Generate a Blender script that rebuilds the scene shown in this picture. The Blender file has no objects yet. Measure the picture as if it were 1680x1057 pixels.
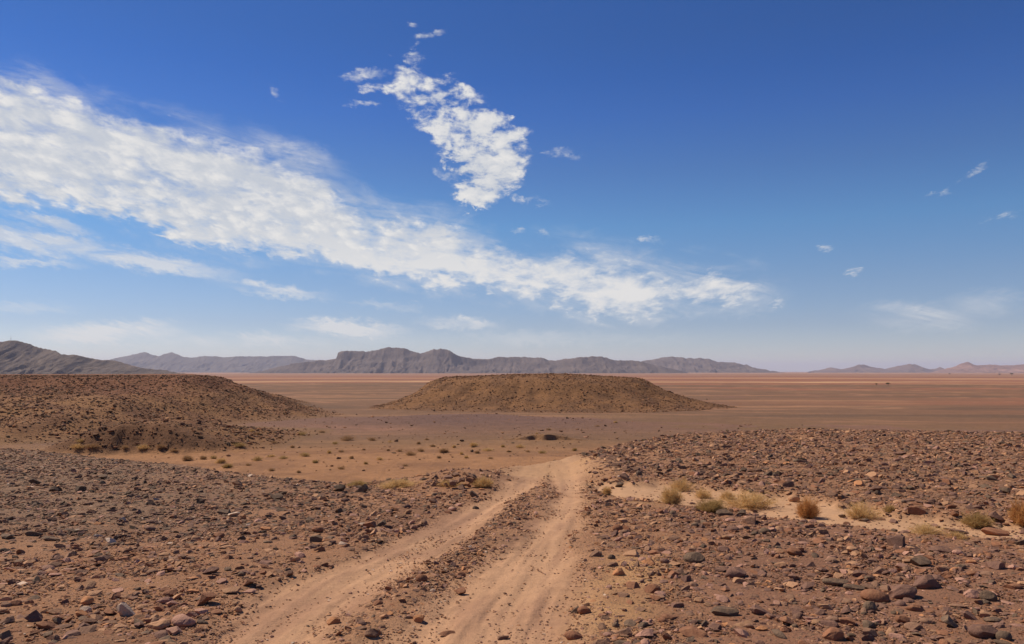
import bpy, bmesh, math, random
import numpy as np
R = math.radians
scene = bpy.context.scene
COL = scene.collection

# ------------------------------------------------------------------ camera
EYE, FPX, PITCH = 1.65, 1318.0, R(3.47)
cam_d = bpy.data.cameras.new("camera")
cam_d.sensor_width = 36.0
cam_d.lens = 36.0 * FPX / 1680.0
cam_d.clip_start, cam_d.clip_end = 0.05, 120000.0
cam = bpy.data.objects.new("camera", cam_d)
COL.objects.link(cam)
cam.location = (0, 0, EYE)
cam.rotation_euler = (R(90) + PITCH, 0, 0)
scene.camera = cam

# ------------------------------------------------------------------ light and exposure
SUN_EL, SUN_AZ = R(50), R(-62)          # azimuth clockwise from +Y: the sun stands ahead to the left
SUN_STRENGTH, SKY_STRENGTH = 5.0, 0.10
scene.view_settings.view_transform = 'Standard'
scene.view_settings.look = 'None'
scene.view_settings.exposure = 0.0
scene.view_settings.gamma = 1.0
scene.cycles.max_bounces = 5
scene.cycles.diffuse_bounces = 3
scene.cycles.volume_bounces = 1

sun_d = bpy.data.lights.new("sun", 'SUN')
sun_d.energy = SUN_STRENGTH
sun_d.angle = R(0.53)
sun_d.color = (1.0, 0.915, 0.78)
sun = bpy.data.objects.new("sun", sun_d)
COL.objects.link(sun)
sun.rotation_euler = (R(90) - SUN_EL, 0, math.pi - SUN_AZ)


def ray(px, py):
    """photo pixel -> (x/y, z/y) of its line of sight"""
    dx, dz = (px - 840.0) / FPX, (528.5 - py) / FPX
    yw = math.cos(PITCH) - dz * math.sin(PITCH)
    return dx / yw, (math.sin(PITCH) + dz * math.cos(PITCH)) / yw


class Nodes:
    """small helper to write node trees as expressions"""
    def __init__(self, tree):
        self.t = tree
        tree.nodes.clear()

    def new(self, kind, **props):
        n = self.t.nodes.new(kind)
        for k, v in props.items():
            setattr(n, k, v)
        return n

    def put(self, sock, v):
        if hasattr(v, 'is_output') or isinstance(v, bpy.types.NodeSocket):
            self.t.links.new(v, sock)
        elif v is not None:
            if isinstance(v, (tuple, list)) and len(v) == 3 and len(sock.default_value) == 4:
                v = tuple(v) + (1.0,)
            sock.default_value = v

    def m(self, op, a, b=None, c=None, clamp=False):
        n = self.new('ShaderNodeMath', operation=op, use_clamp=clamp)
        for i, v in enumerate((a, b, c)):
            if v is not None:
                self.put(n.inputs[i], v)
        return n.outputs[0]

    def v(self, op, a, b=None, scale=None):
        n = self.new('ShaderNodeVectorMath', operation=op)
        self.put(n.inputs[0], a)
        if b is not None:
            self.put(n.inputs[1], b)
        if scale is not None:
            self.put(n.inputs['Scale'], scale)
        return n.outputs['Value'] if op in ('LENGTH', 'DOT_PRODUCT') else n.outputs[0]

    def xyz(self, x, y, z):
        n = self.new('ShaderNodeCombineXYZ')
        for i, q in enumerate((x, y, z)):
            self.put(n.inputs[i], q)
        return n.outputs[0]

    def step(self, x, lo, hi):
        n = self.new('ShaderNodeMapRange', interpolation_type='SMOOTHSTEP')
        self.put(n.inputs['Value'], x)
        self.put(n.inputs['From Min'], lo)
        self.put(n.inputs['From Max'], hi)
        return n.outputs[0]

    def mix(self, f, a, b, blend='MIX'):
        n = self.new('ShaderNodeMix', data_type='RGBA', blend_type=blend)
        self.put(n.inputs[0], f)
        self.put(n.inputs[6], a)
        self.put(n.inputs[7], b)
        return n.outputs[2]

    def noise(self, vec, scale, detail=4.0, rough=0.55, distort=0.0, lac=2.0):
        n = self.new('ShaderNodeTexNoise')
        self.put(n.inputs['Vector'], vec)
        n.inputs['Scale'].default_value = scale
        n.inputs['Detail'].default_value = detail
        n.inputs['Roughness'].default_value = rough
        n.inputs['Lacunarity'].default_value = lac
        n.inputs['Distortion'].default_value = distort
        return n

    def curve(self, x, pts):
        n = self.new('ShaderNodeFloatCurve')
        c = n.mapping.curves[0]
        n.mapping.use_clip = False
        pts = sorted(pts)
        c.points[0].location = pts[0]
        c.points[1].location = pts[-1]
        for p in pts[1:-1]:
            c.points.new(*p)
        for p in c.points:
            p.handle_type = 'AUTO_CLAMPED'
        n.mapping.update()
        self.put(n.inputs['Value'], x)
        return n.outputs[0]


# ------------------------------------------------------------------ sky with clouds
world = bpy.data.worlds.new("World")
scene.world = world
world.use_nodes = True
W = Nodes(world.node_tree)
sky = W.new('ShaderNodeTexSky', sky_type='NISHITA')
sky.sun_disc = False
sky.sun_elevation = SUN_EL
sky.sun_rotation = SUN_AZ
sky.altitude = 900
sky.air_density = 1.0
sky.dust_density = 0.4
sky.ozone_density = 2.2
tc = W.new('ShaderNodeTexCoord')
sep = W.new('ShaderNodeSeparateXYZ')
W.put(sep.inputs[0], tc.outputs['Generated'])
DX, DY, DZ = sep.outputs
ysafe = W.m('MAXIMUM', DY, 0.02)
U, V = W.m('DIVIDE', DX, ysafe), W.m('DIVIDE', DZ, ysafe)
zsafe = W.m('MAXIMUM', DZ, 0.03)
layer = W.xyz(W.m('DIVIDE', U, W.m('ADD', V, 0.25)), W.m('MULTIPLY', W.m('LOGARITHM', W.m('ADD', W.m('MAXIMUM', V, 0.0), 0.12), math.e), 1.15), 0.0)     # clumps shrink towards the horizon
# the band runs down to the right: stretch the fibres along it
n_big = W.noise(layer, 6.0, 5, 0.6, 0.3)
n_mid = W.noise(layer, 15.0, 7, 0.6, 0.35)
n_fine = W.noise(layer, 48.0, 5, 0.65, 0.3)
vor = W.new('ShaderNodeTexVoronoi', feature='SMOOTH_F1')
W.put(vor.inputs['Vector'], W.v('ADD', layer, W.v('SCALE', W.v('SUBTRACT', n_mid.outputs['Color'], (0.5, 0.5, 0.5)), scale=0.09)))
vor.inputs['Scale'].default_value = 19.0
vor.inputs['Smoothness'].default_value = 0.6
puffy = W.m('SUBTRACT', 1.0, vor.outputs['Distance'])
n_wisp = W.noise(W.v('MULTIPLY', W.xyz(W.m('SUBTRACT', U, W.m('MULTIPLY', V, 0.22)), W.m('ADD', V, W.m('MULTIPLY', U, 0.20)), 0.0), (7.0, 34.0, 1.0)), 1.0, 6, 0.62, 0.6)
warp = W.v('SUBTRACT', n_mid.outputs['Color'], (0.5, 0.5, 0.5))
warpb = W.v('SUBTRACT', n_big.outputs['Color'], (0.5, 0.5, 0.5))
uv = W.v('ADD', W.xyz(U, V, 0.0), W.v('ADD', W.v('SCALE', warp, scale=0.055), W.v('SCALE', warpb, scale=0.030)))
s2 = W.new('ShaderNodeSeparateXYZ')
W.put(s2.inputs[0], uv)
CU, CV = s2.outputs[0], s2.outputs[1]
# the long band: top and bottom edge along its length
BAND = [(-60, 105, 330), (0, 128, 318), (40, 122, 318), (100, 155, 328), (150, 180, 338), (200, 200, 348), (250, 210, 365), (300, 218, 384),
        (350, 228, 398), (400, 248, 402), (450, 258, 408), (500, 276, 418), (550, 298, 428), (600, 328, 440), (640, 345, 447), (700, 345, 458),
        (760, 366, 470), (800, 388, 475), (850, 402, 480), (900, 402, 488), (950, 408, 508), (1000, 414, 522), (1050, 424, 515), (1100, 436, 497),
        (1150, 442, 489), (1190, 447, 486), (1220, 458, 484), (1245, 470, 482), (1265, 482, 482), (1400, 540, 480)]
lo, hi = -0.80, 0.50
def nx(u): return (u - lo) / (hi - lo)
tops, bots = [], []
for px, t, b in BAND:
    k_ = max(0.0, min(1.0, (px - 420) / 150)) * max(0.0, min(1.0, (1230 - px) / 120))
    t, b = t + 15 * k_, b - 8 * k_
    tu, tv = ray(px, t)
    bu, bv = ray(px, b)
    tops.append((nx(tu), tv))
    bots.append((nx(bu), bv))
un = W.m('DIVIDE', W.m('SUBTRACT', CU, lo), hi - lo)
dtop = W.m('SUBTRACT', W.curve(un, tops), CV)
dbot = W.m('SUBTRACT', CV, W.curve(un, bots))
band = W.m('MULTIPLY', W.step(dtop, -0.030, 0.036), W.step(dbot, -0.026, 0.014))
outer = W.m('MULTIPLY', W.m('MULTIPLY', W.step(dtop, -0.040, 0.015), W.step(dbot, -0.035, 0.010)), W.step(CU, 0.36, 0.30))
band = W.m('MULTIPLY', band, W.step(CU, 0.36, 0.30))
# the ragged hook above it: left and right edge at each height
HOOK = [(78, 668, 684), (95, 655, 694), (112, 640, 708), (130, 646, 738), (150, 636, 785), (170, 628, 795), (190, 656, 812), (212, 684, 862), (232, 712, 868),
        (252, 728, 862), (272, 746, 866), (292, 756, 852), (312, 750, 832), (330, 752, 812), (346, 765, 786), (356, 778, 770)]
ls, rs = [], []
for py, l, r_ in HOOK:
    lu, lv = ray(l, py)
    ru, rv = ray(r_, py)
    ls.append(((lv - 0.1) / 0.4, lu))
    rs.append(((rv - 0.1) / 0.4, ru))
vn = W.m('DIVIDE', W.m('SUBTRACT', CV, 0.1), 0.4)
dl = W.m('SUBTRACT', CU, W.curve(vn, ls))
dr = W.m('SUBTRACT', W.curve(vn, rs), CU)
hook = W.m('MULTIPLY', W.step(dl, -0.014, 0.020), W.step(dr, -0.012, 0.020))
hook = W.m('MULTIPLY', hook, W.m('MULTIPLY', W.step(CV, ray(800, 352)[1], ray(800, 338)[1]), W.step(CV, ray(670, 58)[1], ray(670, 84)[1])))

# (px, py, half width, half height, tilt, strength) of the small and thin clouds
PUFFS = [(1355, 406, 24, 9, 8, .62), (1404, 447, 20, 10, 15, .55), (1276, 500, 26, 11, 0, .72), (849, 376, 22, 10, -5, .7), (890, 383, 20, 9, -20, .62), (925, 251, 54, 13, -4, .55),
         (706, 56, 36, 10, 16, .62), (676, 92, 16, 9, 0, .8), (452, 152, 26, 8, -40, .36), (600, 124, 60, 14, 6, .72), (612, 145, 44, 9, 0, .72), (600, 172, 40, 8, 0, .6), (1215, 490, 60, 13, 12, .7), (865, 326, 46, 9, -14, .5),
         (735, 284, 38, 16, -10, .66), (1595, 284, 52, 9, 33, .52), (1540, 318, 40, 7, 20, .42), (1638, 355, 60, 8, 14, .40), (1155, 435, 50, 14, 5, .42), (1060, 395, 50, 10, 0, .35), (270, 190, 30, 8, 30, .35), (680, 38, 12, 7, 0, .5), (1210, 520, 60, 9, -3, .35)]
VEILS = [(60, 395, 190, 26, -10, .62), (240, 428, 170, 20, -9, .60), (70, 362, 110, 12, -14, .40), (440, 474, 120, 14, -7, .42), (180, 546, 150, 24, 2, .62), (40, 430, 120, 10, -3, .35), (570, 540, 110, 18, -4, .58),
         (630, 500, 70, 9, -4, .35), (755, 530, 80, 14, -3, .45), (1510, 520, 120, 28, -3, .28), (1620, 500, 90, 30, 4, .18), (360, 340, 120, 12, -20, .25), (430, 560, 300, 14, 0, .28), (900, 555, 250, 14, 0, .2), (480, 250, 120, 30, -22, .36), (30, 505, 120, 12, 0, .2)]


def blobs(lst, base):
    tot = None
    for px, py, hw, hh, tilt, k in lst:
        cu, cv = ray(px, py)
        d = W.v('SUBTRACT', base, (cu, cv, 0))
        c, s = math.cos(R(tilt)), math.sin(R(tilt))
        a, b = hw / FPX, hh / FPX
        e = W.xyz(W.v('DOT_PRODUCT', d, (c / a, s / a, 0)), W.v('DOT_PRODUCT', d, (-s / b, c / b, 0)), 0.0)
        g = W.m('MULTIPLY', W.step(W.v('LENGTH', e), 1.15, 0.0), k)
        tot = g if tot is None else W.m('MAXIMUM', tot, g)
    return tot


flat_uv = W.v('ADD', W.xyz(U, V, 0.0), W.v('ADD', W.v('SCALE', warp, scale=0.030), W.v('SCALE', W.v('SUBTRACT', n_fine.outputs['Color'], (0.5, 0.5, 0.5)), scale=0.014)))
puffs, veils = blobs(PUFFS, flat_uv), blobs(VEILS, flat_uv)
fm = W.m('ADD', W.m('MULTIPLY', n_mid.outputs['Fac'], 0.50), W.m('ADD', W.m('MULTIPLY', n_fine.outputs['Fac'], 0.20), W.m('ADD', W.m('MULTIPLY', n_big.outputs['Fac'], 0.18), W.m('MULTIPLY', W.m('SUBTRACT', puffy, 0.1), 0.20))))
fw = n_wisp.outputs['Fac']
mixn = W.m('ADD', W.m('MULTIPLY', fm, 0.55), W.m('MULTIPLY', fw, 0.45))
a_band = W.step(W.m('ADD', W.m('MULTIPLY', band, W.m('SUBTRACT', 1.0, W.m('MULTIPLY', W.step(CU, ray(560, 400)[0], ray(900, 400)[0]), 0.14))), W.m('ADD', W.m('MULTIPLY', W.m('SUBTRACT', mixn, 0.5), 3.2), W.m('MULTIPLY', W.m('SUBTRACT', n_big.outputs['Fac'], 0.52), 1.1))), 0.08, 1.05)
a_band = W.m('MULTIPLY', a_band, W.step(band, 0.0, 0.45))
a_band = W.m('MAXIMUM', a_band, W.m('MULTIPLY', outer, W.m('MULTIPLY', W.step(fw, 0.36, 0.66), 0.62)))
fh = W.m('ADD', W.m('MULTIPLY', fm, 0.92), W.m('MULTIPLY', n_fine.outputs['Fac'], 0.08))
a_hook = W.step(W.m('ADD', W.m('MULTIPLY', hook, W.m('ADD', 0.34, W.m('MULTIPLY', W.step(CV, ray(700, 150)[1], ray(760, 280)[1]), 0.48))), W.m('MULTIPLY', W.m('SUBTRACT', fh, 0.5), 6.2)), 0.10, 1.0)
a_hook = W.m('MULTIPLY', a_hook, W.step(hook, 0.0, 0.5))
a_puff = W.step(W.m('ADD', W.m('MULTIPLY', puffs, 0.85), W.m('ADD', W.m('MULTIPLY', W.m('SUBTRACT', mixn, 0.5), 2.3), W.m('MULTIPLY', W.m('SUBTRACT', n_fine.outputs['Fac'], 0.5), 1.0))), 0.10, 1.05)
a_puff = W.m('MULTIPLY', a_puff, W.step(puffs, 0.0, 0.3))
a_veil = W.m('MINIMUM', W.m('MULTIPLY', W.m('MULTIPLY', veils, 2.3), W.m('ADD', 0.15, W.m('MULTIPLY', W.step(fw, 0.34, 0.64), 0.85))), 0.85)
alpha = W.m('MAXIMUM', W.m('MAXIMUM', W.m('MULTIPLY', a_band, 0.95), W.m('MULTIPLY', a_hook, 0.95)), W.m('MAXIMUM', W.m('MULTIPLY', a_puff, 0.8), W.m('MULTIPLY', a_veil, 0.85)))
alpha = W.m('MULTIPLY', alpha, W.step(DY, 0.02, 0.2), clamp=True)
shade = W.step(W.m('ADD', W.m('MULTIPLY', n_mid.outputs['Fac'], 0.5), W.m('ADD', W.m('MULTIPLY', n_fine.outputs['Fac'], 0.25), W.m('MULTIPLY', puffy, 0.3))), 0.42, 0.72)
shade = W.m('MAXIMUM', shade, W.m('MULTIPLY', W.step(V, 0.22, 0.10), 0.9))
cloud_col = W.mix(shade, (5.9, 6.2, 6.7), (8.4, 8.2, 7.9))
tint = W.new('ShaderNodeValToRGB')
W.put(tint.inputs[0], DZ)
SKY_TINT = [(0.0167, (0.839, 0.850, 1.007)), (0.0557, (0.659, 0.704, 0.895)), (0.1078, (0.589, 0.698, 0.888)), (0.1763, (0.459, 0.722, 0.955)), (0.2419, (0.377, 0.594, 0.896)), (0.3049, (0.275, 0.515, 0.933)), (0.3470, (0.230, 0.474, 0.897)), (0.3873, (0.227, 0.460, 0.850))]
tint.color_ramp.elements[0].position, tint.color_ramp.elements[1].position = SKY_TINT[0][0], SKY_TINT[-1][0]
tint.color_ramp.elements[0].color, tint.color_ramp.elements[1].color = SKY_TINT[0][1] + (1,), SKY_TINT[-1][1] + (1,)
for p_, c_ in SKY_TINT[1:-1]:
    tint.color_ramp.elements.new(p_).color = c_ + (1,)
sky_col = W.v('MULTIPLY', sky.outputs[0], tint.outputs[0])
bg = W.new('ShaderNodeBackground')
W.put(bg.inputs['Color'], W.mix(alpha, sky_col, cloud_col))
bg.inputs['Strength'].default_value = SKY_STRENGTH
wo = W.new('ShaderNodeOutputWorld')
W.t.links.new(bg.outputs[0], wo.inputs['Surface'])

# ------------------------------------------------------------------ numpy helpers
rng = np.random.default_rng(11)
random.seed(5)


def sstep(x, a, b):
    t = np.clip((x - a) / (b - a), 0, 1)
    return t * t * (3 - 2 * t)


def hash2(ix, iy, seed):
    h = (ix.astype(np.int64) * 374761393 + iy.astype(np.int64) * 668265263 + seed * 1442695041) & 0xFFFFFFFF
    h = ((h ^ (h >> 13)) * 1274126177) & 0xFFFFFFFF
    h = ((h ^ (h >> 16)) * 2246822519) & 0xFFFFFFFF
    return ((h ^ (h >> 15)) & 0xFFFFFF) / float(0xFFFFFF)


def vnoise(x, y, seed=0):
    ix, iy = np.floor(x), np.floor(y)
    fx, fy = x - ix, y - iy
    fx, fy = fx * fx * fx * (fx * (fx * 6 - 15) + 10), fy * fy * fy * (fy * (fy * 6 - 15) + 10)
    a, b = hash2(ix, iy, seed), hash2(ix + 1, iy, seed)
    c, d = hash2(ix, iy + 1, seed), hash2(ix + 1, iy + 1, seed)
    return (a + (b - a) * fx) * (1 - fy) + (c + (d - c) * fx) * fy


def fbm(x, y, seed=0, octaves=4, gain=0.5):
    """-1 .. 1"""
    x, y = np.asarray(x, float), np.asarray(y, float)
    tot, amp, norm = 0.0, 1.0, 0.0
    for o in range(octaves):
        tot = tot + amp * (vnoise(x, y, seed + o * 17) * 2 - 1)
        norm += amp
        amp *= gain
        x, y = x * 2.03 + 13.7, y * 2.03 + 5.3
    return tot / norm


def smax(a, b, k):
    return 0.5 * (a + b + np.sqrt((a - b) ** 2 + k * k))


def poly_sd(x, y, poly):
    """signed distance to a polygon, negative inside"""
    x, y = np.asarray(x, float), np.asarray(y, float)
    d = np.full(x.shape, 1e18)
    inside = np.zeros(x.shape, bool)
    n = len(poly)
    for i in range(n):
        ax, ay = poly[i]
        bx, by = poly[(i + 1) % n]
        ex, ey = bx - ax, by - ay
        t = np.clip(((x - ax) * ex + (y - ay) * ey) / (ex * ex + ey * ey), 0, 1)
        d = np.minimum(d, (x - ax - t * ex) ** 2 + (y - ay - t * ey) ** 2)
        if ay != by:
            c = ((ay > y) != (by > y)) & (x < ex * (y - ay) / (by - ay) + ax)
            inside ^= c
    d = np.sqrt(d)
    return np.where(inside, -d, d)


# ------------------------------------------------------------------ terrain
SLOPE = 0.035


def on_flat(px, py):
    u, w = ray(px, py)
    y = EYE / (-w - SLOPE)
    return u * y, y


CREST_PX = [-900, -300, 0, 200, 400, 560, 700, 760, 830, 900, 950, 1100, 1300, 1680, 2000, 2600]
CREST_Y = [30, 29, 26, 21.6, 17.3, 15.4, 15.4, 16.6, 19.0, 21.0, 24.0, 30.0, 32.0, 32.0, 33, 34]
CREST_RISE = [0, 0, 0, 0, 0, 0, 0, 0, 0, 0, 0.0, .27, .42, .30, .3, .3]
CREST_U = [(p - 840) / FPX for p in CREST_PX]
SAND_EDGE_PX = [(930, 790), (960, 790), (1080, 792), (1200, 802), (1330, 820), (1450, 836), (1680, 852), (2100, 880)]
_se = [on_flat(*p) for p in SAND_EDGE_PX]
SE_U, SE_Y = [a / b for a, b in _se], [b for a, b in _se]

# wheel ruts: row, left and right bound of the left rut, then of the right rut (photo pixels)
RUTS = [(1057, 318, 545, 622, 928), (1000, 392, 612, 684, 928), (950, 498, 660, 756, 934), (900, 622, 748, 828, 940), (850, 734, 812, 884, 948), (820, 796, 852, 912, 954),
        (800, 830, 876, 908, 956), (785, 845, 892, 898, 954), (770, 842, 905, 890, 950), (760, 850, 910, 895, 945)]
_ry, _rb = [], []
for row in RUTS:
    y = on_flat(840, row[0])[1]
    _ry.append(y)
    _rb.append([(p - 840) / FPX * y * 1.0 for p in row[1:]])
_y0, _y1 = _ry[0], _ry[1]
for yy in (4.0, 0.0, -6.0):                     # carry the ruts on behind the camera
    k = (yy - _y0) / (_y1 - _y0)
    _ry.insert(0, yy)
    _rb.insert(0, [_rb[[i for i, v in enumerate(_ry) if v == _y0][0] - 1][j] + (_rb[[i for i, v in enumerate(_ry) if v == _y1][0] - 1][j] - _rb[[i for i, v in enumerate(_ry) if v == _y0][0] - 1][j]) * k for j in range(4)])
_o = np.argsort(_ry)
RUT_Y = np.array(_ry)[_o]
RUT_B = np.array(_rb)[_o]
RUT_Y = np.append(RUT_Y, [RUT_Y[-1] + 3, RUT_Y[-1] + 30])
RUT_B = np.vstack([RUT_B, RUT_B[-1] + .1, RUT_B[-1] + 3.0])
SAND_POLY = [on_flat(*p) for p in [(962, 794), (1010, 796), (1080, 795), (1140, 797), (1200, 804), (1270, 812), (1330, 820), (1400, 830), (1450, 840), (1560, 850), (1700, 856), (1850, 870),
                                  (1850, 900), (1700, 888), (1640, 882), (1560, 876), (1450, 872), (1390, 862), (1330, 856), (1270, 848), (1200, 838), (1100, 828), (1040, 818), (985, 806)]]


def masks(x, y):
    """rut, median and sand masks of the ground near the camera"""
    wob = fbm(x * 1.3, y * 1.3, 3, 3) * 0.16 + fbm(x * 6, y * 6, 8, 3) * 0.09
    xl = [np.interp(y, RUT_Y, RUT_B[:, j]) for j in range(4)]
    soft = 0.26
    near = (y < 25) & (y > -7)
    l = sstep(x + wob - xl[0], -soft, soft) * sstep(xl[1] - x + wob, -soft, soft)
    r = sstep(x + wob - xl[2], -soft, soft) * sstep(xl[3] - x + wob, -soft, soft)
    rut = np.maximum(l, r) * near
    between = (x > xl[0]) & (x < xl[3]) & near
    sd = np.full(x.shape, 9.0)
    box = (x > 0) & (x < 16) & (y > 5) & (y < 24)
    if box.any():
        sd[box] = poly_sd(x[box], y[box], SAND_POLY)
    sand = sstep(-(sd + wob * 2.4), -0.22, 0.22)
    return rut, between, sand, l * near, r * near


def across(x, y):
    """sideways distance from the middle of the nearer wheel rut"""
    l = x - 0.5 * (np.interp(y, RUT_Y, RUT_B[:, 0]) + np.interp(y, RUT_Y, RUT_B[:, 1]))
    r = x - 0.5 * (np.interp(y, RUT_Y, RUT_B[:, 2]) + np.interp(y, RUT_Y, RUT_B[:, 3]))
    return np.where(np.abs(l) < np.abs(r), l, r + 7)


def valley(x, y):
    r = np.sqrt(x * x + y * y)
    z = np.interp(np.log(np.maximum(r, 1)), np.log([1, 60, 200, 600, 3000, 12000, 60000]), [-8.2, -8.4, -10, -13, -25, -27.5, -60])
    z = z + fbm(x / 34, y / 34, 21, 3) * 0.30 * sstep(r, 30, 120) + fbm(x / 160, y / 160, 22, 3) * 0.5 * sstep(r, 150, 500)
    # a low stony rise between the left hill and the mesa
    z = z + 1.5 * np.exp(-((x + 14) / 26) ** 2 - ((y - 178) / 17) ** 2) * (1 + .3 * fbm(x / 12, y / 12, 48, 3))
    # a washed-out bank on the valley floor
    bx, by = 5.2, 125.0
    yy = y - by - fbm(x / 1.7, y * 0, 5, 2) * 0.7 + (x - bx) * 0.12
    z = z + 0.95 * np.exp(-((x - bx) / 4.4) ** 2) * sstep(yy, -0.22, 0.20) * (1 - sstep(yy, 4, 16))
    return z


def mesa(x, y):
    """returns (height, how far up the slope)"""
    cx, cy = 9.0, 276.0
    ang = np.arctan2(y - cy, x - cx)
    wob = fbm(np.cos(ang) * 3 + 7, np.sin(ang) * 3, 31, 4) * 3.2 + fbm(x / 7, y / 7, 33, 3) * 1.2
    q = np.sqrt(((x - cx) / 31.0) ** 2 + ((y - cy) / 33.0) ** 2)
    d = (q - 1) * 31.0 + wob
    run = np.interp(x, [cx - 12, cx + 12], [35.0, 43.0]) + 12 * sstep(cy - y, 5, 30)
    t = np.clip(d / run, 0, 1)
    top = -1.1 + 1.6 * np.clip(1.2 - q, 0, .9) - np.clip(y - 276, 0, 60) * 0.012 + 0.5 * fbm(x / 22, y / 22, 37, 2)
    fall = 1 - (1 - t) ** 1.75
    fall = fall * sstep(t, -0.06, 0.30)
    gully = np.abs(fbm(np.cos(ang) * 9 + 3, np.sin(ang) * 9 + d * .02, 38, 4))
    fall = fall + 0.07 * (0.35 - gully) * np.clip(t * (1 - t) * 4, 0, 1)
    z = top - 11.0 * fall
    up = 1 - t
    # rocky knobs along the right shoulder
    z = z + 0.9 * np.maximum(fbm(x / 3.2, y / 3.2, 35, 3), 0) * sstep(x, 34, 44) * up * (t > 0)
    return z, np.where(d < run, up, 0)


def left_hill(x, y):
    wob = fbm(x / 18, y / 18, 41, 4) * 0.13
    dx = (x + 79 + np.maximum(y - 205, 0) * 0.40) / 42.0
    dy = (205 - y) / np.interp(x, [-77, -55], [116.0, 48.0])
    d = np.sqrt(np.maximum(dx, 0) ** 2 + np.maximum(dy, 0) ** 2) + wob * sstep(np.maximum(dx, dy), -.1, .2)
    back = np.clip((y - 210) / 60.0, 0, 3)
    t = np.clip(d, 0, 1)
    drain = np.abs(fbm(x / 11, y / 26, 47, 4))
    z = 0.25 - 0.6 * back - 10.2 * (1 - (1 - t) ** np.interp(x, [-80, -60], [1.1, 1.5])) * sstep(t, -.03, .18) + fbm(x / 9, y / 9, 43, 3) * 0.22 + (drain - .3) * 0.9 * np.clip(t * (1 - t) * 4, 0, 1)
    # the bluff in front of it, cut steeply on the near side
    edge = 102.5 + fbm(x / 6, x * 0 + 3, 44, 3) * 2.0 + np.abs(fbm(x / 2.3, y / 9, 45, 3)) * 0.9
    sp = sstep(y - edge, -1.2, 5.2) * (1 - sstep(y, 112, 165)) * sstep(x, -66, -52) * (1 - np.clip((x + 47) / 15.5, 0, 1) ** 1.1)
    z2 = valley(x, y) - 0.5 + 4.3 * sp * (1 + 0.12 * fbm(x / 5, y / 5, 46, 3))
    zz = smax(z, z2, 0.8)
    return zz, np.maximum(1 - t, sp * 0.9)


def height(x, y, fine=True):
    x, y = np.asarray(x, float), np.asarray(y, float)
    yc = np.maximum(y, 0.8)
    u = np.clip(x / yc, -2.2, 2.2)
    yk = np.interp(u, CREST_U, CREST_Y)
    yk = yk + fbm(x / 2.0, y / 2.0, 51, 3) * 0.5
    rise = np.interp(u, CREST_U, CREST_RISE)
    ye = np.interp(u, SE_U, SE_Y)
    g = np.clip((yc - ye) / np.maximum(yk - ye, 1), 0, 1)
    yin = np.minimum(yc, yk)
    zin = -SLOPE * np.where(y < 0.8, 0.8, yin) + rise * np.minimum(g, 1) ** 0.85
    d = np.maximum(y - yk, 0)
    z = zin - 0.34 * (np.sqrt(d * d + 1.3 ** 2) - 1.3)
    near = 1 - sstep(np.hypot(x, y), 60, 90)
    rut, between, sand, _, _ = masks(x, y)
    z = z - 0.045 * rut - 0.10 * sand
    # spoil heap where the track bends, with the cairn on it
    hx, hy = on_flat(755, 795)
    z = z + 0.22 * np.exp(-((x - hx) / 0.95) ** 2 - ((y - hy - .4) / 1.0) ** 2)
    bx, by = on_flat(955, 775)
    z = z + 0.26 * np.exp(-((x - bx - 0.55) / 0.6) ** 2 - ((y - by - .5) / 3.0) ** 2)
    z = z + near * fbm(x / 2.6, y / 2.6, 61, 3) * 0.055 * (1 - 0.6 * rut)
    if fine:
        z = z + near * (fbm(x / 0.45, y / 0.45, 62, 3) * 0.016 * (1 - 0.6 * rut) * (1 - 0.6 * sand) + rut * fbm(across(x, y) * 7, y * 0.5, 64, 3) * 0.022)
    far = valley(x, y)
    z = np.where(y > 2, smax(z, far, 0.9), z)
    r = np.hypot(x, y)
    zone = np.zeros(x.shape, np.int8)
    up = np.zeros(x.shape)
    sel = (r > 55) & (r < 900) & (y > 40)
    if sel.any():
        zs, xs, ys = z[sel], x[sel], y[sel]
        m, mu = mesa(xs, ys)
        h, hu = left_hill(xs, ys)
        z1 = smax(zs, m, 0.7)
        z2 = smax(z1, h, 0.7)
        zo, uo = np.zeros(zs.shape, np.int8), np.zeros(zs.shape)
        zo[m > zs + 0.1] = 1
        zo[(h > zs + 0.1) & (h > m)] = 2
        uo = np.where(zo == 1, mu, np.where(zo == 2, hu, 0))
        z[sel] = z2
        zone[sel] = zo
        up[sel] = uo
    return z, zone, up


def hit(px, py, ymin=3.0, ymax=420.0):
    """where the line of sight of a photo pixel meets the ground"""
    u, w = ray(px, py)
    ys = np.geomspace(ymin, ymax, 3000)
    h = height(u * ys, ys, False)[0]
    below = np.nonzero(EYE + w * ys <= h)[0]
    if len(below) == 0:
        return u * ymax, ymax, h[-1]
    i = below[0]
    return u * ys[i], ys[i], h[i]


# grid, fine ahead and coarse behind
th = np.concatenate([np.linspace(-math.pi, -R(44), 60)[:-1], np.linspace(-R(44), R(44), 680), np.linspace(R(44), math.pi, 60)[1:]])
rr = np.concatenate([np.geomspace(0.3, 3.5, 50)[:-1], np.geomspace(3.5, 45, 400)[:-1], np.geomspace(45, 122, 125)[:-1], np.linspace(122, 129, 90)[:-1], np.geomspace(129, 360, 230)[:-1], np.geomspace(360, 45000, 190)])
RRm, THm = np.meshgrid(rr, th, indexing='ij')
GX, GY = (RRm * np.sin(THm)).ravel(), (RRm * np.cos(THm)).ravel()
GZ, GZONE, GUP = height(GX, GY)
GR = np.hypot(GX, GY)
nr, nt = len(rr), len(th)


_dr = np.geomspace(60, 40000, 4000)
_dz = np.interp(np.log(_dr), np.log([1, 60, 200, 600, 3000, 12000, 60000]), [-8.2, -8.4, -10, -13, -25, -27.5, -60])
_dp = 608.4 + (EYE - _dz) / _dr * FPX


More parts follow.
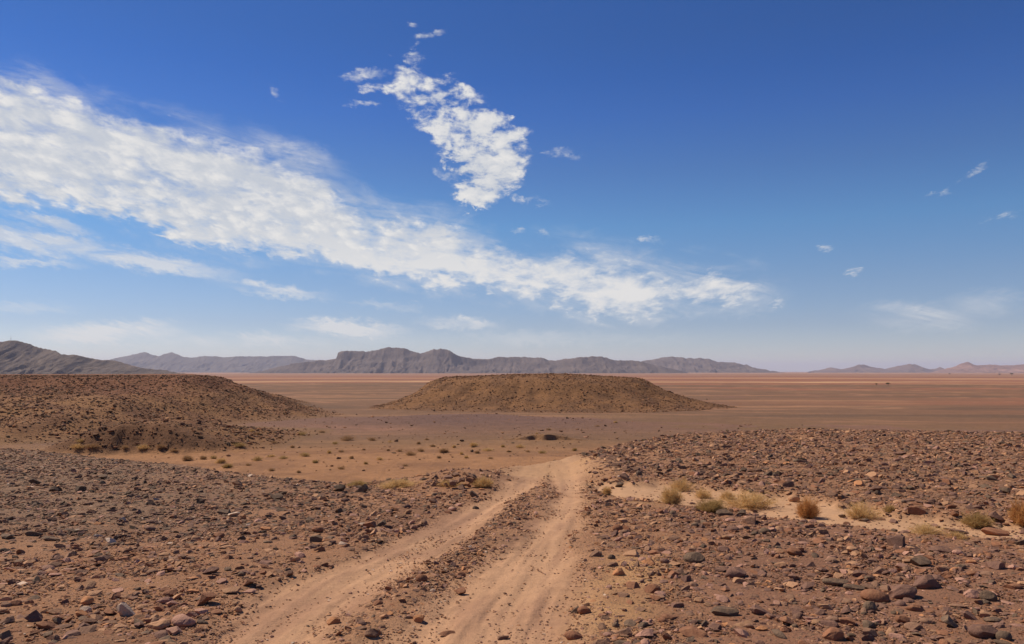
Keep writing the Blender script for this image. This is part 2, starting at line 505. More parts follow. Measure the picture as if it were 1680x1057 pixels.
def DEPTH_OF(py):
    """how far off the plain is seen at a photo row"""
    return float(_dr[np.argmin(np.abs(_dp - py))])


def soil(x, y, z, zone, up):
    """the colour of the ground itself: sand, clay, desert pavement"""
    def C(*c): return np.array(c)[None, :]
    def mixc(a, b, f): return a + (b - a) * f[:, None]
    r = np.hypot(x, y)
    n1 = fbm(x / 1.3, y / 1.3, 71, 4)
    n2 = fbm(x / 6, y / 6, 72, 3)
    u = x / np.maximum(y, 0.5)
    c = np.repeat(C(.250, .132, .074), len(x), 0)
    c = mixc(c, C(.185, .097, .057), sstep(n1, -0.1, 0.6))
    # darker pavement on the left crest and over the right ridge
    left_dark = sstep(-x - 0.0 + n2 * 3, 3.0, 8.0) * sstep(y + n2 * 2, 8, 13)
    c = mixc(c, C(.165, .104, .068), left_dark * .85)
    yk = np.interp(np.clip(u, -2.2, 2.2), CREST_U, CREST_Y)
    ye = np.interp(np.clip(u, -2.2, 2.2), SE_U, SE_Y)
    ridge = sstep(y - ye, 0, 3) * sstep(u, 0.08, 0.14)
    c = mixc(c, C(.245, .132, .075), ridge * .9 * sstep(-n1, -.4, .4))
    right = sstep(u, .16, .3) * (1 - sstep(y - ye + 3, 0, 1)) * sstep(y, 0, 3)
    c = mixc(c, C(.200, .103, .066), right * .8)
    rut, between, sand, _, _ = masks(x, y)
    verge = between & (rut < 0.5)
    c = mixc(c, C(0.270, 0.144, 0.080), verge * 0.6)
    # dust blown beside the track
    dust = sstep(u, .02, .06) * (1 - sstep(u, .15, .22)) * (r < 30) * sstep(n1, -.1, .5)
    c = mixc(c, C(0.420, 0.246, 0.120), dust * .75)
    c = mixc(c, mixc(np.repeat(C(.395, .236, .142), len(x), 0), C(.305, .176, .110), sstep(n1 * .7 + .9 * fbm(across(x, y) * 4.5, y * .35, 82, 4), -.15, .5)), rut)
    bend = sstep(y, 15.5, 18) * np.exp(-((x - 0.75) / 1.3) ** 2) * (r < 40)
    c = mixc(c, C(.355, .215, .122), np.clip(bend, 0, 1) * .85)
    c = mixc(c, C(.405, .248, .148), sand)
    # the drop behind the crest and the valley floor
    vf = sstep(r, 38, 50)
    nv = fbm(x / 9, y / 5, 73, 4)
    nw = fbm(x / 30, y / 11, 74, 4)
    v = np.repeat(C(.325, .178, .095), len(x), 0)
    v = mixc(v, C(.235, .128, .073), sstep(nv, -.05, .5) * .8)
    grey = sstep(r + nw * 16, 104, 128)
    gcol = mixc(np.repeat(C(0.185, 0.113, 0.066), len(x), 0), C(0.235, 0.140, 0.078), sstep(nw, -.1, .5))
    v = mixc(v, gcol, grey)
    low = np.exp(-((x + 12) / 34) ** 2 - ((y - 176) / 22) ** 2)
    v = mixc(v, C(.135, .090, .070), np.clip(low * 1.2 + nv * .3 * (low > .1), 0, 1) * .8)
    c = mixc(c, v, vf)
    # plain: broad streaks of grey pavement, red clay and pale dust
    st = fbm(x / 260, y / 60, 75, 4)
    st2 = fbm(x / 900, y / 150, 76, 4)
    pl = np.repeat(C(.185, .112, .074), len(x), 0)
    redd = sstep(x + y * .10, 20, 300) * sstep(st, -.25, .35)
    pl = mixc(pl, C(.275, .128, .083), redd * .9)
    pl = mixc(pl, C(.34, .20, .12), sstep(fbm(x / 120, y / 22, 80, 4), .25, .55) * .6)
    wash = np.abs(fbm(x / 140 + 3, y / 38, 84, 4))
    pl = mixc(pl, C(.36, .20, .125), sstep(wash, .07, .0) * .55)
    pl = mixc(pl, C(.125, .085, .062), sstep(fbm(x / 75, y / 20, 85, 4), .12, .45) * .7)
    c = mixc(c, pl, sstep(r + nw * 40, 135, 230))
    jag = st2 * .10 + fbm(x / 2500, y / 2500, 77, 3) * .06 + fbm(x / 200, y / 200, 86, 3) * .05
    lr = np.log(np.maximum(r, 1)) + jag
    def at(py): return math.log(DEPTH_OF(py))
    far = np.repeat(C(.255, .120, .072), len(x), 0)
    far = mixc(far, C(.175, .096, .064), sstep(st2, 0, .4) * .6)
    far = mixc(far, C(.40, .235, .135), sstep(lr, at(622.0), at(621)) * (1 - sstep(lr, at(619.6), at(619))) * sstep(st2, -.5, .2))
    far = mixc(far, C(.50, .325, .190), sstep(lr, at(628.2), at(627.2)) * (1 - sstep(lr, at(624.9), at(624.3))) * sstep(fbm(x / 400, y / 90, 81, 4), -.35, .25))
    far = mixc(far, C(.27, .150, .092), sstep(lr, at(618), at(616)))
    far = mixc(far, C(.36, .220, .140), sstep(lr, at(613.4), at(612.6)) * sstep(st, -.3, .3))
    c = mixc(c, far, sstep(lr, at(630), at(628.4)))
    # stony hills
    hn = fbm(x / 5, y / 5, 78, 4)
    hw = fbm(x / 16, y / 16, 79, 3)
    mc = mixc(np.repeat(C(.215, .117, .058), len(x), 0), C(.145, .080, .044), sstep(hn, -.2, .5))
    mc = mixc(mc, C(.200, .112, .072), sstep(up, .55, .15))
    c = np.where((zone == 1)[:, None], mixc(c, mc, sstep(up + hw * .12, 0.12, .62)), c)
    hc = mixc(np.repeat(C(.240, .132, .066), len(x), 0), C(.172, .090, .050), sstep(hn, -.3, .4))
    hc = mixc(hc, C(.150, .080, .044), (1 - sstep(y, 106, 114)) * sstep(up, .1, .3) * (x > -62))
    hc = mixc(hc, C(.30, .17, .085), sstep(up, .30, .04) * .5)
    hc = mixc(hc, C(.165, .074, .042), sstep(z + hw * 2.2, -4.5, -1.5) * .8)
    c = np.where((zone == 2)[:, None], mixc(c, hc, sstep(up, 0.02, .30)), c)
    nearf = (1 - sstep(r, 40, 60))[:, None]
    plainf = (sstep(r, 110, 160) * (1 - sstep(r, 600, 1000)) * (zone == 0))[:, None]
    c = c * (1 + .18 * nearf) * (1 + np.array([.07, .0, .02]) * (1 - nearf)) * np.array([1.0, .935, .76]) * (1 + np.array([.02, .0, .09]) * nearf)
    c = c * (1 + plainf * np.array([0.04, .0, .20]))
    return np.clip(c, 0.01, 0.9), rut, sand


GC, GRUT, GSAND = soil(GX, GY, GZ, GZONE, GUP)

idx = np.arange(nr * nt).reshape(nr, nt)
quads = np.stack([idx[:-1, :-1], idx[:-1, 1:], idx[1:, 1:], idx[1:, :-1]], -1).reshape(-1, 4)
P3 = np.stack([GX, GY, GZ], 1)
e1, e2 = P3[quads[:, 2]] - P3[quads[:, 0]], P3[quads[:, 3]] - P3[quads[:, 1]]
fn = np.cross(e1, e2)
flip = fn[:, 2] < 0
quads[flip] = quads[flip][:, ::-1]
fn[flip] *= -1
VN = np.zeros_like(P3)
for k in range(4):
    for ax in range(3):
        VN[:, ax] += np.bincount(quads[:, k], weights=fn[:, ax], minlength=len(P3))
VN /= np.maximum(np.linalg.norm(VN, axis=1, keepdims=True), 1e-12)


def raw_mesh(name, verts, faces, k, normals=None, colour=None, smooth=True):
    me = bpy.data.meshes.new(name)
    nv, nf = len(verts), len(faces)
    me.vertices.add(nv)
    me.vertices.foreach_set("co", np.ascontiguousarray(verts, np.float32).ravel())
    me.loops.add(nf * k)
    me.loops.foreach_set("vertex_index", np.ascontiguousarray(faces, np.int32).ravel())
    me.polygons.add(nf)
    me.polygons.foreach_set("loop_start", np.arange(nf, dtype=np.int32) * k)
    me.polygons.foreach_set("use_smooth", np.full(nf, smooth, bool))
    me.update(calc_edges=True)
    if colour is not None:
        at = me.color_attributes.new("soil", 'FLOAT_COLOR', 'POINT')
        at.data.foreach_set("color", np.ascontiguousarray(np.concatenate([colour, np.ones((nv, 1))], 1), np.float32).ravel())
    if normals is not None:
        me.normals_split_custom_set_from_vertices(normals.tolist())
    return me


def tag(o, label=None, cat=None, group=None, kind=None):
    for k, v in (("label", label), ("category", cat), ("group", group), ("kind", kind)):
        if v:
            o[k] = v
    return o


def link(name, me, mat=None, parent=None):
    o = bpy.data.objects.new(name, me)
    COL.objects.link(o)
    if mat is not None:
        me.materials.clear()
        me.materials.append(mat)
    if parent is not None:
        o.parent = parent
    return o


# ------------------------------------------------------------------ materials
def material(name, rough=0.95):
    m = bpy.data.materials.new(name)
    m.use_nodes = True
    N = Nodes(m.node_tree)
    b = N.new('ShaderNodeBsdfPrincipled')
    b.inputs['Roughness'].default_value = rough
    b.inputs['Specular IOR Level'].default_value = 0.15
    o = N.new('ShaderNodeOutputMaterial')
    N.t.links.new(b.outputs[0], o.inputs['Surface'])
    return m, N, b


def ground_material(name, sandy):
    m, N, b = material(name)
    col = N.new('ShaderNodeAttribute', attribute_name="soil").outputs['Color']
    pos = N.new('ShaderNodeNewGeometry').outputs['Position']
    f1 = N.noise(pos, 5.0, 6, 0.65).outputs['Fac']
    f2 = N.noise(pos, 38.0, 5, 0.7).outputs['Fac']
    f3 = N.noise(pos, 0.6, 6, 0.65).outputs['Fac']
    val = N.m('ADD', N.m('MULTIPLY', f1, 0.5), N.m('ADD', N.m('MULTIPLY', f2, 0.4), N.m('MULTIPLY', f3, 0.5)))
    gain = N.m('ADD', 0.36, N.m('MULTIPLY', val, 0.92 if not sandy else 0.86))
    c = N.v('SCALE', col, scale=gain)
    if not sandy:
        vo = N.new('ShaderNodeTexVoronoi', feature='F1')
        N.put(vo.inputs['Vector'], pos)
        vo.inputs['Scale'].default_value = 34.0
        peb = N.step(vo.outputs['Distance'], 0.42, 0.25)
        rnd = N.new('ShaderNodeSeparateColor')
        N.put(rnd.inputs[0], vo.outputs['Color'])
        pick = N.m('MULTIPLY', peb, N.step(rnd.outputs[0], 0.45, 0.6))
        pc = N.mix(rnd.outputs[1], (.11, .072, .048), (.33, .20, .11))
        c = N.mix(N.m('MULTIPLY', pick, 0.7), c, pc)
        hgt = N.m('ADD', N.m('MULTIPLY', pick, 0.012), N.m('ADD', N.m('MULTIPLY', f2, 0.018), N.m('MULTIPLY', f1, 0.03)))
    else:
        hgt = N.m('ADD', N.m('MULTIPLY', f2, 0.010), N.m('MULTIPLY', f1, 0.03))
    N.put(b.inputs['Base Color'], c)
    bp = N.new('ShaderNodeBump')
    bp.inputs['Strength'].default_value = 0.9
    bp.inputs['Distance'].default_value = 1.0
    N.put(bp.inputs['Height'], hgt)
    N.put(b.inputs['Normal'], bp.outputs[0])
    return m


def far_material(name):
    m, N, b = material(name)
    col = N.new('ShaderNodeAttribute', attribute_name="soil").outputs['Color']
    pos = N.new('ShaderNodeNewGeometry').outputs['Position']
    f1 = N.noise(pos, 0.35, 6, 0.7).outputs['Fac']
    f2 = N.noise(pos, 1.6, 6, 0.75).outputs['Fac']
    val = N.m('ADD', N.m('MULTIPLY', f1, 0.7), N.m('MULTIPLY', f2, 0.9))
    N.put(b.inputs['Base Color'], N.v('SCALE', col, scale=N.m('ADD', 0.2, val)))
    bp = N.new('ShaderNodeBump')
    bp.inputs['Strength'].default_value = 0.8
    bp.inputs['Distance'].default_value = 1.0
    N.put(bp.inputs['Height'], N.m('ADD', N.m('MULTIPLY', f2, 0.35), N.m('MULTIPLY', f1, 0.8)))
    N.put(b.inputs['Normal'], bp.outputs[0])
    return m


M_GROUND = ground_material("stony_soil", False)
M_SAND = ground_material("dusty_sand", True)
M_FAR = far_material("far_soil")

fc = quads
fzone = GZONE[fc].max(1)
frut, fsand = GRUT[fc].mean(1), GSAND[fc].mean(1)
fr = GR[fc].mean(1)
fy = GY[fc].mean(1)
part = np.zeros(len(fc), np.int8)
part[fr > 45] = 3
part[fr > 420] = 4
part[fzone == 1] = 5
part[fzone == 2] = 6
part[(frut > 0.5) & (fr < 30)] = 1
part[(fsand > 0.5) & (fr < 30)] = 2
SHEETS = [(0, 'ground', M_GROUND, 'reddish stony ground of the plateau on both sides of the track', 'ground'),
          (1, 'dirt_track', M_SAND, 'pair of dusty wheel ruts running up to the bend on the plateau edge', 'track'),
          (2, 'sand_patch', M_SAND, 'pale patch of blown sand at the foot of the rocky right ridge', 'sand'),
          (3, 'valley_floor', M_FAR, 'sandy valley floor dotted with dry bushes below the plateau', 'ground'),
          (4, 'plain', M_FAR, 'wide red and grey desert plain streaked with pale strips', 'plain'),
          (5, 'mesa_hill', M_FAR, 'low flat-topped brown hill in the middle of the plain', 'hill'),
          (6, 'stony_hill', M_FAR, 'rounded reddish stony hill on the left across the valley', 'hill')]
for pid, name, mat, label, cat in SHEETS:
    f = fc[part == pid]
    used, inv = np.unique(f, return_inverse=True)
    me = raw_mesh(name, P3[used], inv.reshape(-1, 4), 4, VN[used], GC[used])
    tag(link(name, me, mat), label, cat, kind='structure')

# ------------------------------------------------------------------ mountains
def mountain(label, pts, D, depth, colour, colour2, seed, rough=1.0, cliff=0.0):
    """a range with the given skyline, D metres away"""
    pts = [(ray(px, py)[0] * D, EYE + ray(px, py)[1] * D) for px, py in pts]
    xs, zs = np.array([p[0] for p in pts]), np.array([p[1] for p in pts])
    base = -75.0
    nx_, ny_ = max(120, int((xs[-1] - xs[0]) / D * FPX * 0.75)), 90
    gx = np.linspace(xs[0], xs[-1], nx_)
    gt = np.linspace(-1, 1, ny_)
    prof = np.interp(gx, xs, zs)
    k = D / FPX
    prof = prof + fbm(gx / (k * 7), gx * 0, seed, 4) * k * 1.3 * rough
    X, T = np.meshgrid(gx, gt)
    wob = fbm(X / (k * 60), T * 1.2, seed + 1, 4)
    Tm = T + 0.22 * wob * (1 - np.abs(T))
    a = np.clip(1 - np.abs(Tm), 0, 1)
    prof_s = np.interp(gx, gx, np.convolve(np.pad(prof, 20, mode='edge'), np.ones(41) / 41, 'valid'))
    # spurs and gullies running down from the ridge
    wx = fbm(X / (k * 22), T * 2.5, seed + 7, 3) * k * 16
    gul = np.abs(fbm((X + wx) / (k * 20), T * 3.0, seed + 5, 5)) * 1.6
    gul2 = np.abs(fbm((X + wx) / (k * 7), T * 6, seed + 9, 4)) * 1.4
    body = a ** 1.25
    if cliff:
        body = np.where(a > 0.86, 0.72 + (a - 0.86) / 0.14 * 0.28, a / 0.86 * 0.72 * (0.6 + 0.4 * a / 0.86))
    low = (1 - a) * a * 4
    Hn = np.clip(body - low * (0.20 * gul + 0.09 * gul2) * rough, 0, 1)
    pp = prof[None, :] * a + prof_s[None, :] * (1 - a)
    Z = base + (pp - base) * Hn
    Y = D + T * depth + fbm(X / (k * 120), T, seed + 2, 2) * depth * 0.15
    f = np.clip(0.5 + 0.5 * fbm(X / (k * 26), Z / (k * 5), seed + 3, 4) + 0.25 * (gul - .4), 0, 1)[..., None]
    band_ = (0.5 + 0.5 * np.sin(Z / (k * 2.2) + fbm(X / (k * 80), T, seed + 4, 2) * 2))[..., None]
    Cc = np.array(colour) * (1 - f) + np.array(colour2) * f
    Cc = Cc * (0.86 + 0.22 * band_)
    idx = np.arange(nx_ * ny_).reshape(ny_, nx_)
    q = np.stack([idx[:-1, :-1], idx[:-1, 1:], idx[1:, 1:], idx[1:, :-1]], -1).reshape(-1, 4)
    me = raw_mesh('mountain', np.stack([X, Y, Z], -1).reshape(-1, 3), q, 4, None, Cc.reshape(-1, 3))
    o = link('mountain', me, M_ROCK_FAR)
    return tag(o, label, 'mountain', 'mountains on the horizon', 'structure')


def rock_far_material():
    m, N, b = material("mountain_rock")
    col = N.new('ShaderNodeAttribute', attribute_name="soil").outputs['Color']
    pos = N.new('ShaderNodeNewGeometry').outputs['Position']
    f = N.noise(pos, 0.012, 7, 0.7).outputs['Fac']
    g = N.noise(pos, 0.05, 4, 0.7).outputs['Fac']
    N.put(b.inputs['Base Color'], N.v('SCALE', col, scale=N.m('ADD', 0.3, N.m('ADD', N.m('MULTIPLY', f, 0.8), N.m('MULTIPLY', g, 0.6)))))
    bp = N.new('ShaderNodeBump')
    bp.inputs['Strength'].default_value = 0.7
    bp.inputs['Distance'].default_value = 30.0
    N.put(bp.inputs['Height'], f)
    N.put(b.inputs['Normal'], bp.outputs[0])
    return m


M_ROCK_FAR = rock_far_material()
mountain('near brown-grey mountain with a pointed top at the far left', [(-260, 612), (-180, 590), (-90, 578), (-40, 570), (0, 560), (16, 557), (24, 559), (45, 567), (60, 572), (85, 575), (105, 580), (130, 583), (150, 589), (180, 592),
          (205, 597), (230, 603), (262, 607), (300, 613), (330, 622)], 4200, 700, (.115, .082, .060), (.165, .118, .088), 101)
mountain('pale blue farthest range behind the left mountain', [(120, 606), (160, 594), (178, 588), (205, 583), (235, 577), (246, 580), (262, 584), (274, 581), (286, 578), (300, 582), (312, 586), (325, 587), (345, 584), (372, 586), (400, 585),
          (440, 584), (478, 583), (486, 585), (497, 589), (540, 592), (600, 596), (660, 606)], 17000, 1800, (.10, .085, .07), (.14, .11, .09), 111, 0.9)
mountain('long grey range with a cliffed table top in the middle of the horizon', [(380, 614), (430, 609), (465, 602), (490, 596), (520, 592), (540, 591), (555, 588), (557, 579), (562, 576), (580, 575), (608, 576), (618, 573), (632, 570), (650, 569),
          (664, 571), (676, 576), (690, 580), (702, 577), (712, 573), (724, 572), (738, 575), (752, 584), (775, 588), (800, 588), (818, 585), (850, 585), (886, 586), (902, 591), (912, 591), (930, 588), (960, 586), (985, 585), (998, 589), (1012, 592),
          (1035, 591), (1060, 596), (1090, 603), (1130, 612)], 9500, 1100, (.100, .072, .057), (.155, .112, .088), 121, 1.0, 1.0)
mountain('grey hump at the right end of the middle range', [(990, 612), (1030, 600), (1062, 591), (1085, 587), (1105, 584), (1122, 586), (1140, 589), (1152, 587), (1168, 590), (1180, 594), (1205, 595), (1225, 599), (1240, 604), (1262, 608), (1290, 613)],
         12500, 1100, (.115, .082, .065), (.165, .12, .095), 131, 1.1)
mountain('three small faint peaks in a row right of the empty horizon', [(1330, 610), (1348, 606), (1360, 603), (1375, 606), (1392, 603), (1408, 599), (1420, 598), (1440, 603), (1458, 606), (1475, 600), (1490, 597), (1502, 599), (1518, 605), (1532, 606),
          (1540, 602), (1547, 604), (1556, 608), (1575, 612)], 15500, 900, (.15, .095, .075), (.21, .135, .105), 141, 1.0)
mountain('pinkish mountain at the right edge of the horizon', [(1525, 612), (1550, 606), (1570, 600), (1580, 596), (1589, 594), (1600, 597), (1612, 600), (1630, 598), (1650, 599), (1680, 598), (1730, 596), (1800, 600), (1900, 606), (1990, 612)],
         11500, 1000, (.255, .145, .110), (.33, .19, .145), 151, 0.9)

# ------------------------------------------------------------------ stones
def ico(level):
    bm = bmesh.new()
    bmesh.ops.create_icosphere(bm, subdivisions=level, radius=1.0)
    v = np.array([p.co[:] for p in bm.verts])
    f = np.array([[p.index for p in q.verts] for q in bm.faces])
    bm.free()
    return v, f


def rock_shape(level, kind, r):
    """unit stone about 1 wide, resting flat; kind angular, rounded or slab"""
    v, f = ico(level)
    v = v.copy()
    cuts = {'angular': 13, 'rounded': 6, 'slab': 10}[kind]
    depth = {'angular': (0.32, 0.75), 'rounded': (0.62, 0.95), 'slab': (0.4, 0.85)}[kind]
    for _ in range(cuts):
        n = r.normal(size=3)
        n /= np.linalg.norm(n)
        d = r.uniform(*depth)
        over = np.maximum(v @ n - d, 0)
        v -= over[:, None] * n * 0.97
    lump = fbm(v[:, 0] * 1.7 + r.uniform(0, 99), v[:, 1] * 1.7 + v[:, 2] * 1.3, int(r.integers(999)), 3)
    v *= (1 + 0.10 * lump)[:, None]
    v -= (v.max(0) + v.min(0)) / 2
    v /= (v.max(0) - v.min(0))
    v *= np.array([1.0, r.uniform(.62, .9), {'angular': r.uniform(.36, .58), 'rounded': r.uniform(.38, .55), 'slab': r.uniform(.16, .27)}[kind]])
    v[:, 2] -= v[:, 2].min()
    return v, f


PALETTE = {'dark grey': (0.141, 0.088, 0.055), 'purple-brown': (0.180, 0.092, 0.062), 'rust-brown': (0.242, 0.103, 0.052), 'tan': (0.388, 0.201, 0.104), 'orange': (0.416, 0.181, 0.077), 'pale': (0.517, 0.362, 0.253), 'pinkish': (0.382, 0.196, 0.131), 'brown': (0.225, 0.118, 0.070)}


def stone_material(name, colour=None):
    m, N, b = material(name, 0.85)
    pos = N.new('ShaderNodeNewGeometry').outputs['Position']
    if colour is None:
        c = N.new('ShaderNodeAttribute', attribute_name="soil").outputs['Color']
    else:
        rnd = N.new('ShaderNodeObjectInfo').outputs['Random']
        c = N.v('SCALE', tuple(colour), scale=N.m('ADD', 0.85, N.m('MULTIPLY', rnd, 0.35)))
    f = N.noise(pos, 22.0, 5, 0.65).outputs['Fac']
    g = N.noise(pos, 90.0, 3, 0.6).outputs['Fac']
    c = N.v('SCALE', c, scale=N.m('ADD', 0.45, N.m('ADD', N.m('MULTIPLY', f, 0.75), N.m('MULTIPLY', g, 0.35))))
    # dust lying on the upward faces of each stone
    nz = N.new('ShaderNodeSeparateXYZ')
    N.put(nz.inputs[0], N.new('ShaderNodeNewGeometry').outputs['Normal'])
    dust = N.m('MULTIPLY', N.step(nz.outputs[2], 0.55, 1.0), N.m('MULTIPLY', N.step(f, 0.42, 0.65), 0.40))
    N.put(b.inputs['Base Color'], N.mix(dust, c, (.30, .160, .080)))
    bp = N.new('ShaderNodeBump')
    bp.inputs['Strength'].default_value = 0.6
    bp.inputs['Distance'].default_value = 0.02
    N.put(bp.inputs['Height'], N.m('ADD', f, N.m('MULTIPLY', g, 0.4)))
    N.put(b.inputs['Normal'], bp.outputs[0])
    return m


M_STONE = {k: stone_material("stone_" + k.replace(' ', '_').replace('-', '_'), c) for k, c in PALETTE.items()}
M_GRAVEL = stone_material("gravel_stone")

PROTO = {}
for kind in ('angular', 'rounded', 'slab'):
    PROTO[kind] = []
    for i in range(7):
        v, f = rock_shape(5, kind, rng)
        me = raw_mesh('stone', v, f, 3)
        me.set_sharp_from_angle(angle=R(22))
        me.materials.append(M_STONE['brown'])
        PROTO[kind].append(me)

# (px, py of the foot, width, height in photo pixels, colour, shape)
HERO = [(205, 1010, 32, 30, 'pale', 'angular'), (300, 1024, 40, 17, 'pinkish', 'rounded'), (262, 1028, 38, 14, 'tan', 'slab'), (340, 990, 36, 21, 'rust-brown', 'angular'), (331, 1022, 20, 9, 'dark grey', 'slab'), (144, 990, 22, 13, 'orange', 'rounded'),
        (140, 1003, 18, 9, 'pale', 'rounded'), (57, 1018, 26, 24, 'purple-brown', 'angular'), (80, 1045, 18, 20, 'dark grey', 'angular'), (8, 1050, 24, 18, 'dark grey', 'angular'), (93, 1023, 16, 12, 'dark grey', 'angular'), (25, 994, 20, 14, 'rust-brown', 'rounded'),
        (10, 996, 18, 16, 'brown', 'rounded'), (181, 891, 20, 10, 'pale', 'angular'), (12, 884, 28, 12, 'dark grey', 'slab'), (54, 879, 26, 9, 'dark grey', 'slab'), (83, 887, 28, 9, 'dark grey', 'slab'), (368, 843, 22, 8, 'dark grey', 'slab'), (384, 847, 22, 7, 'pale', 'slab'),
        (391, 797, 17, 13, 'tan', 'angular'), (168, 786, 17, 11, 'dark grey', 'angular'), (58, 794, 22, 11, 'dark grey', 'angular'), (90, 807, 19, 10, 'dark grey', 'angular'), (130, 806, 16, 10, 'dark grey', 'angular'), (454, 820, 22, 11, 'dark grey', 'angular'), (520, 889, 20, 12, 'dark grey', 'angular'),
        (521, 873, 20, 11, 'rust-brown', 'rounded'), (436, 870, 20, 9, 'orange', 'slab'), (359, 882, 20, 9, 'rust-brown', 'rounded'), (160, 915, 16, 9, 'dark grey', 'angular'), (195, 945, 18, 10, 'dark grey', 'slab'), (345, 941, 28, 12, 'purple-brown', 'angular'), (374, 937, 13, 17, 'dark grey', 'angular'),
        (397, 945, 13, 9, 'dark grey', 'rounded'), (380, 972, 30, 10, 'tan', 'slab'), (557, 806, 20, 14, 'dark grey', 'angular'), (593, 808, 22, 16, 'dark grey', 'angular'), (606, 864, 22, 10, 'rust-brown', 'angular'), (626, 862, 18, 9, 'dark grey', 'angular'), (598, 885, 16, 10, 'brown', 'angular'),
        (777, 815, 18, 11, 'dark grey', 'angular'), (712, 825, 15, 9, 'brown', 'angular'), (780, 836, 11, 8, 'dark grey', 'angular'), (692, 953, 20, 13, 'rust-brown', 'rounded'), (757, 974, 20, 9, 'rust-brown', 'angular'), (733, 1043, 28, 14, 'rust-brown', 'slab'), (620, 993, 16, 11, 'rust-brown', 'rounded'),
        (547, 1024, 22, 13, 'orange', 'rounded'), (686, 1018, 18, 11, 'orange', 'rounded'), (825, 1049, 20, 9, 'brown', 'slab'), (940, 1049, 30, 14, 'rust-brown', 'rounded'), (958, 1006, 22, 15, 'rust-brown', 'rounded'), (945, 1004, 16, 10, 'dark grey', 'angular'), (1015, 943, 22, 12, 'orange', 'rounded'),
        (1037, 912, 26, 13, 'tan', 'slab'), (1013, 870, 17, 11, 'rust-brown', 'rounded'), (1003, 917, 13, 8, 'dark grey', 'rounded'), (1026, 787, 17, 11, 'purple-brown', 'angular'), (1016, 799, 15, 9, 'dark grey', 'angular'), (1010, 1029, 12, 11, 'dark grey', 'rounded'), (610, 1046, 26, 14, 'brown', 'angular'),
        (1139, 921, 36, 17, 'dark grey', 'rounded'), (1208, 946, 36, 17, 'purple-brown', 'rounded'), (1185, 937, 24, 9, 'purple-brown', 'slab'), (1303, 911, 24, 19, 'rust-brown', 'rounded'), (1474, 896, 30, 19, 'purple-brown', 'angular'), (1233, 860, 24, 15, 'brown', 'angular'),
        (1303, 822, 19, 14, 'tan', 'rounded'), (1503, 843, 26, 15, 'rust-brown', 'angular'), (1569, 846, 15, 14, 'rust-brown', 'angular'), (1649, 809, 16, 14, 'dark grey', 'angular'), (1627, 788, 19, 9, 'dark grey', 'angular'), (1521, 964, 44, 22, 'purple-brown', 'rounded'), (1482, 980, 46, 23, 'purple-brown', 'rounded'),
        (1434, 985, 44, 20, 'rust-brown', 'rounded'), (1620, 984, 26, 17, 'dark grey', 'rounded'), (1595, 980, 28, 14, 'pinkish', 'rounded'), (1426, 1001, 22, 17, 'dark grey', 'rounded'), (1557, 1027, 28, 18, 'dark grey', 'angular'), (1612, 1044, 48, 20, 'purple-brown', 'rounded'), (1648, 1050, 24, 16, 'dark grey', 'rounded'),
        (1365, 1048, 32, 20, 'rust-brown', 'rounded'), (1189, 1009, 44, 18, 'dark grey', 'slab'), (1246, 1007, 34, 14, 'purple-brown', 'angular'), (1156, 1027, 14, 14, 'dark grey', 'angular'), (1094, 1048, 18, 14, 'rust-brown', 'angular'), (1137, 1042, 46, 11, 'rust-brown', 'slab'), (1071, 972, 26, 16, 'rust-brown', 'rounded'),
        (1147, 988, 16, 10, 'tan', 'rounded'), (1126, 954, 17, 11, 'purple-brown', 'angular'), (1510, 927, 32, 14, 'dark grey', 'angular'), (1634, 934, 30, 14, 'purple-brown', 'angular'), (1675, 894, 18, 10, 'dark grey', 'angular'), (1632, 878, 40, 13, 'rust-brown', 'slab'), (1634, 854, 24, 15, 'purple-brown', 'angular'),
        (1573, 876, 28, 11, 'purple-brown', 'slab'), (1418, 855, 18, 7, 'dark grey', 'slab'), (1381, 849, 13, 8, 'dark grey', 'angular'), (1187, 845, 28, 9, 'dark grey', 'slab'), (1217, 845, 17, 10, 'dark grey', 'angular'), (1292, 799, 20, 13, 'brown', 'angular'), (1348, 793, 13, 14, 'purple-brown', 'angular'),
        (1436, 806, 22, 11, 'purple-brown', 'angular'), (1219, 775, 14, 13, 'dark grey', 'angular'), (1289, 1038, 18, 13, 'rust-brown', 'angular'), (1479, 1020, 22, 12, 'rust-brown', 'rounded'), (1325, 768, 15, 9, 'purple-brown', 'angular'), (1477, 747, 22, 8, 'purple-brown', 'slab'), (1162, 745, 11, 8, 'dark grey', 'angular'),
        (1255, 875, 20, 10, 'dark grey', 'rounded'), (1258, 890, 12, 11, 'dark grey', 'rounded'), (1398, 905, 18, 11, 'tan', 'rounded'), (1540, 905, 34, 10, 'purple-brown', 'slab'), (1370, 958, 40, 11, 'dark grey', 'slab'), (1400, 966, 34, 9, 'dark grey', 'slab'), (1664, 965, 30, 8, 'rust-brown', 'slab'), (1670, 1030, 24, 10, 'pinkish', 'slab')]

SUN_V = None
stones = []      # dicts of every stone to be built: x, y, w, h, colour, shape, px, py


def to_px(x, y, z):
    dz = z - EYE
    f = y * math.cos(PITCH) + dz * math.sin(PITCH)
    up = dz * math.cos(PITCH) - y * math.sin(PITCH)
    return 840 + FPX * x / f, 528.5 - FPX * up / f


for px, py, w, h, c, s in HERO:
    x, y, z = hit(px, py)
    d = y / FPX
    stones.append(dict(x=x, y=y, z=z, w=w * d, h=h * d * 0.95, c=c, s=s, hero=True))
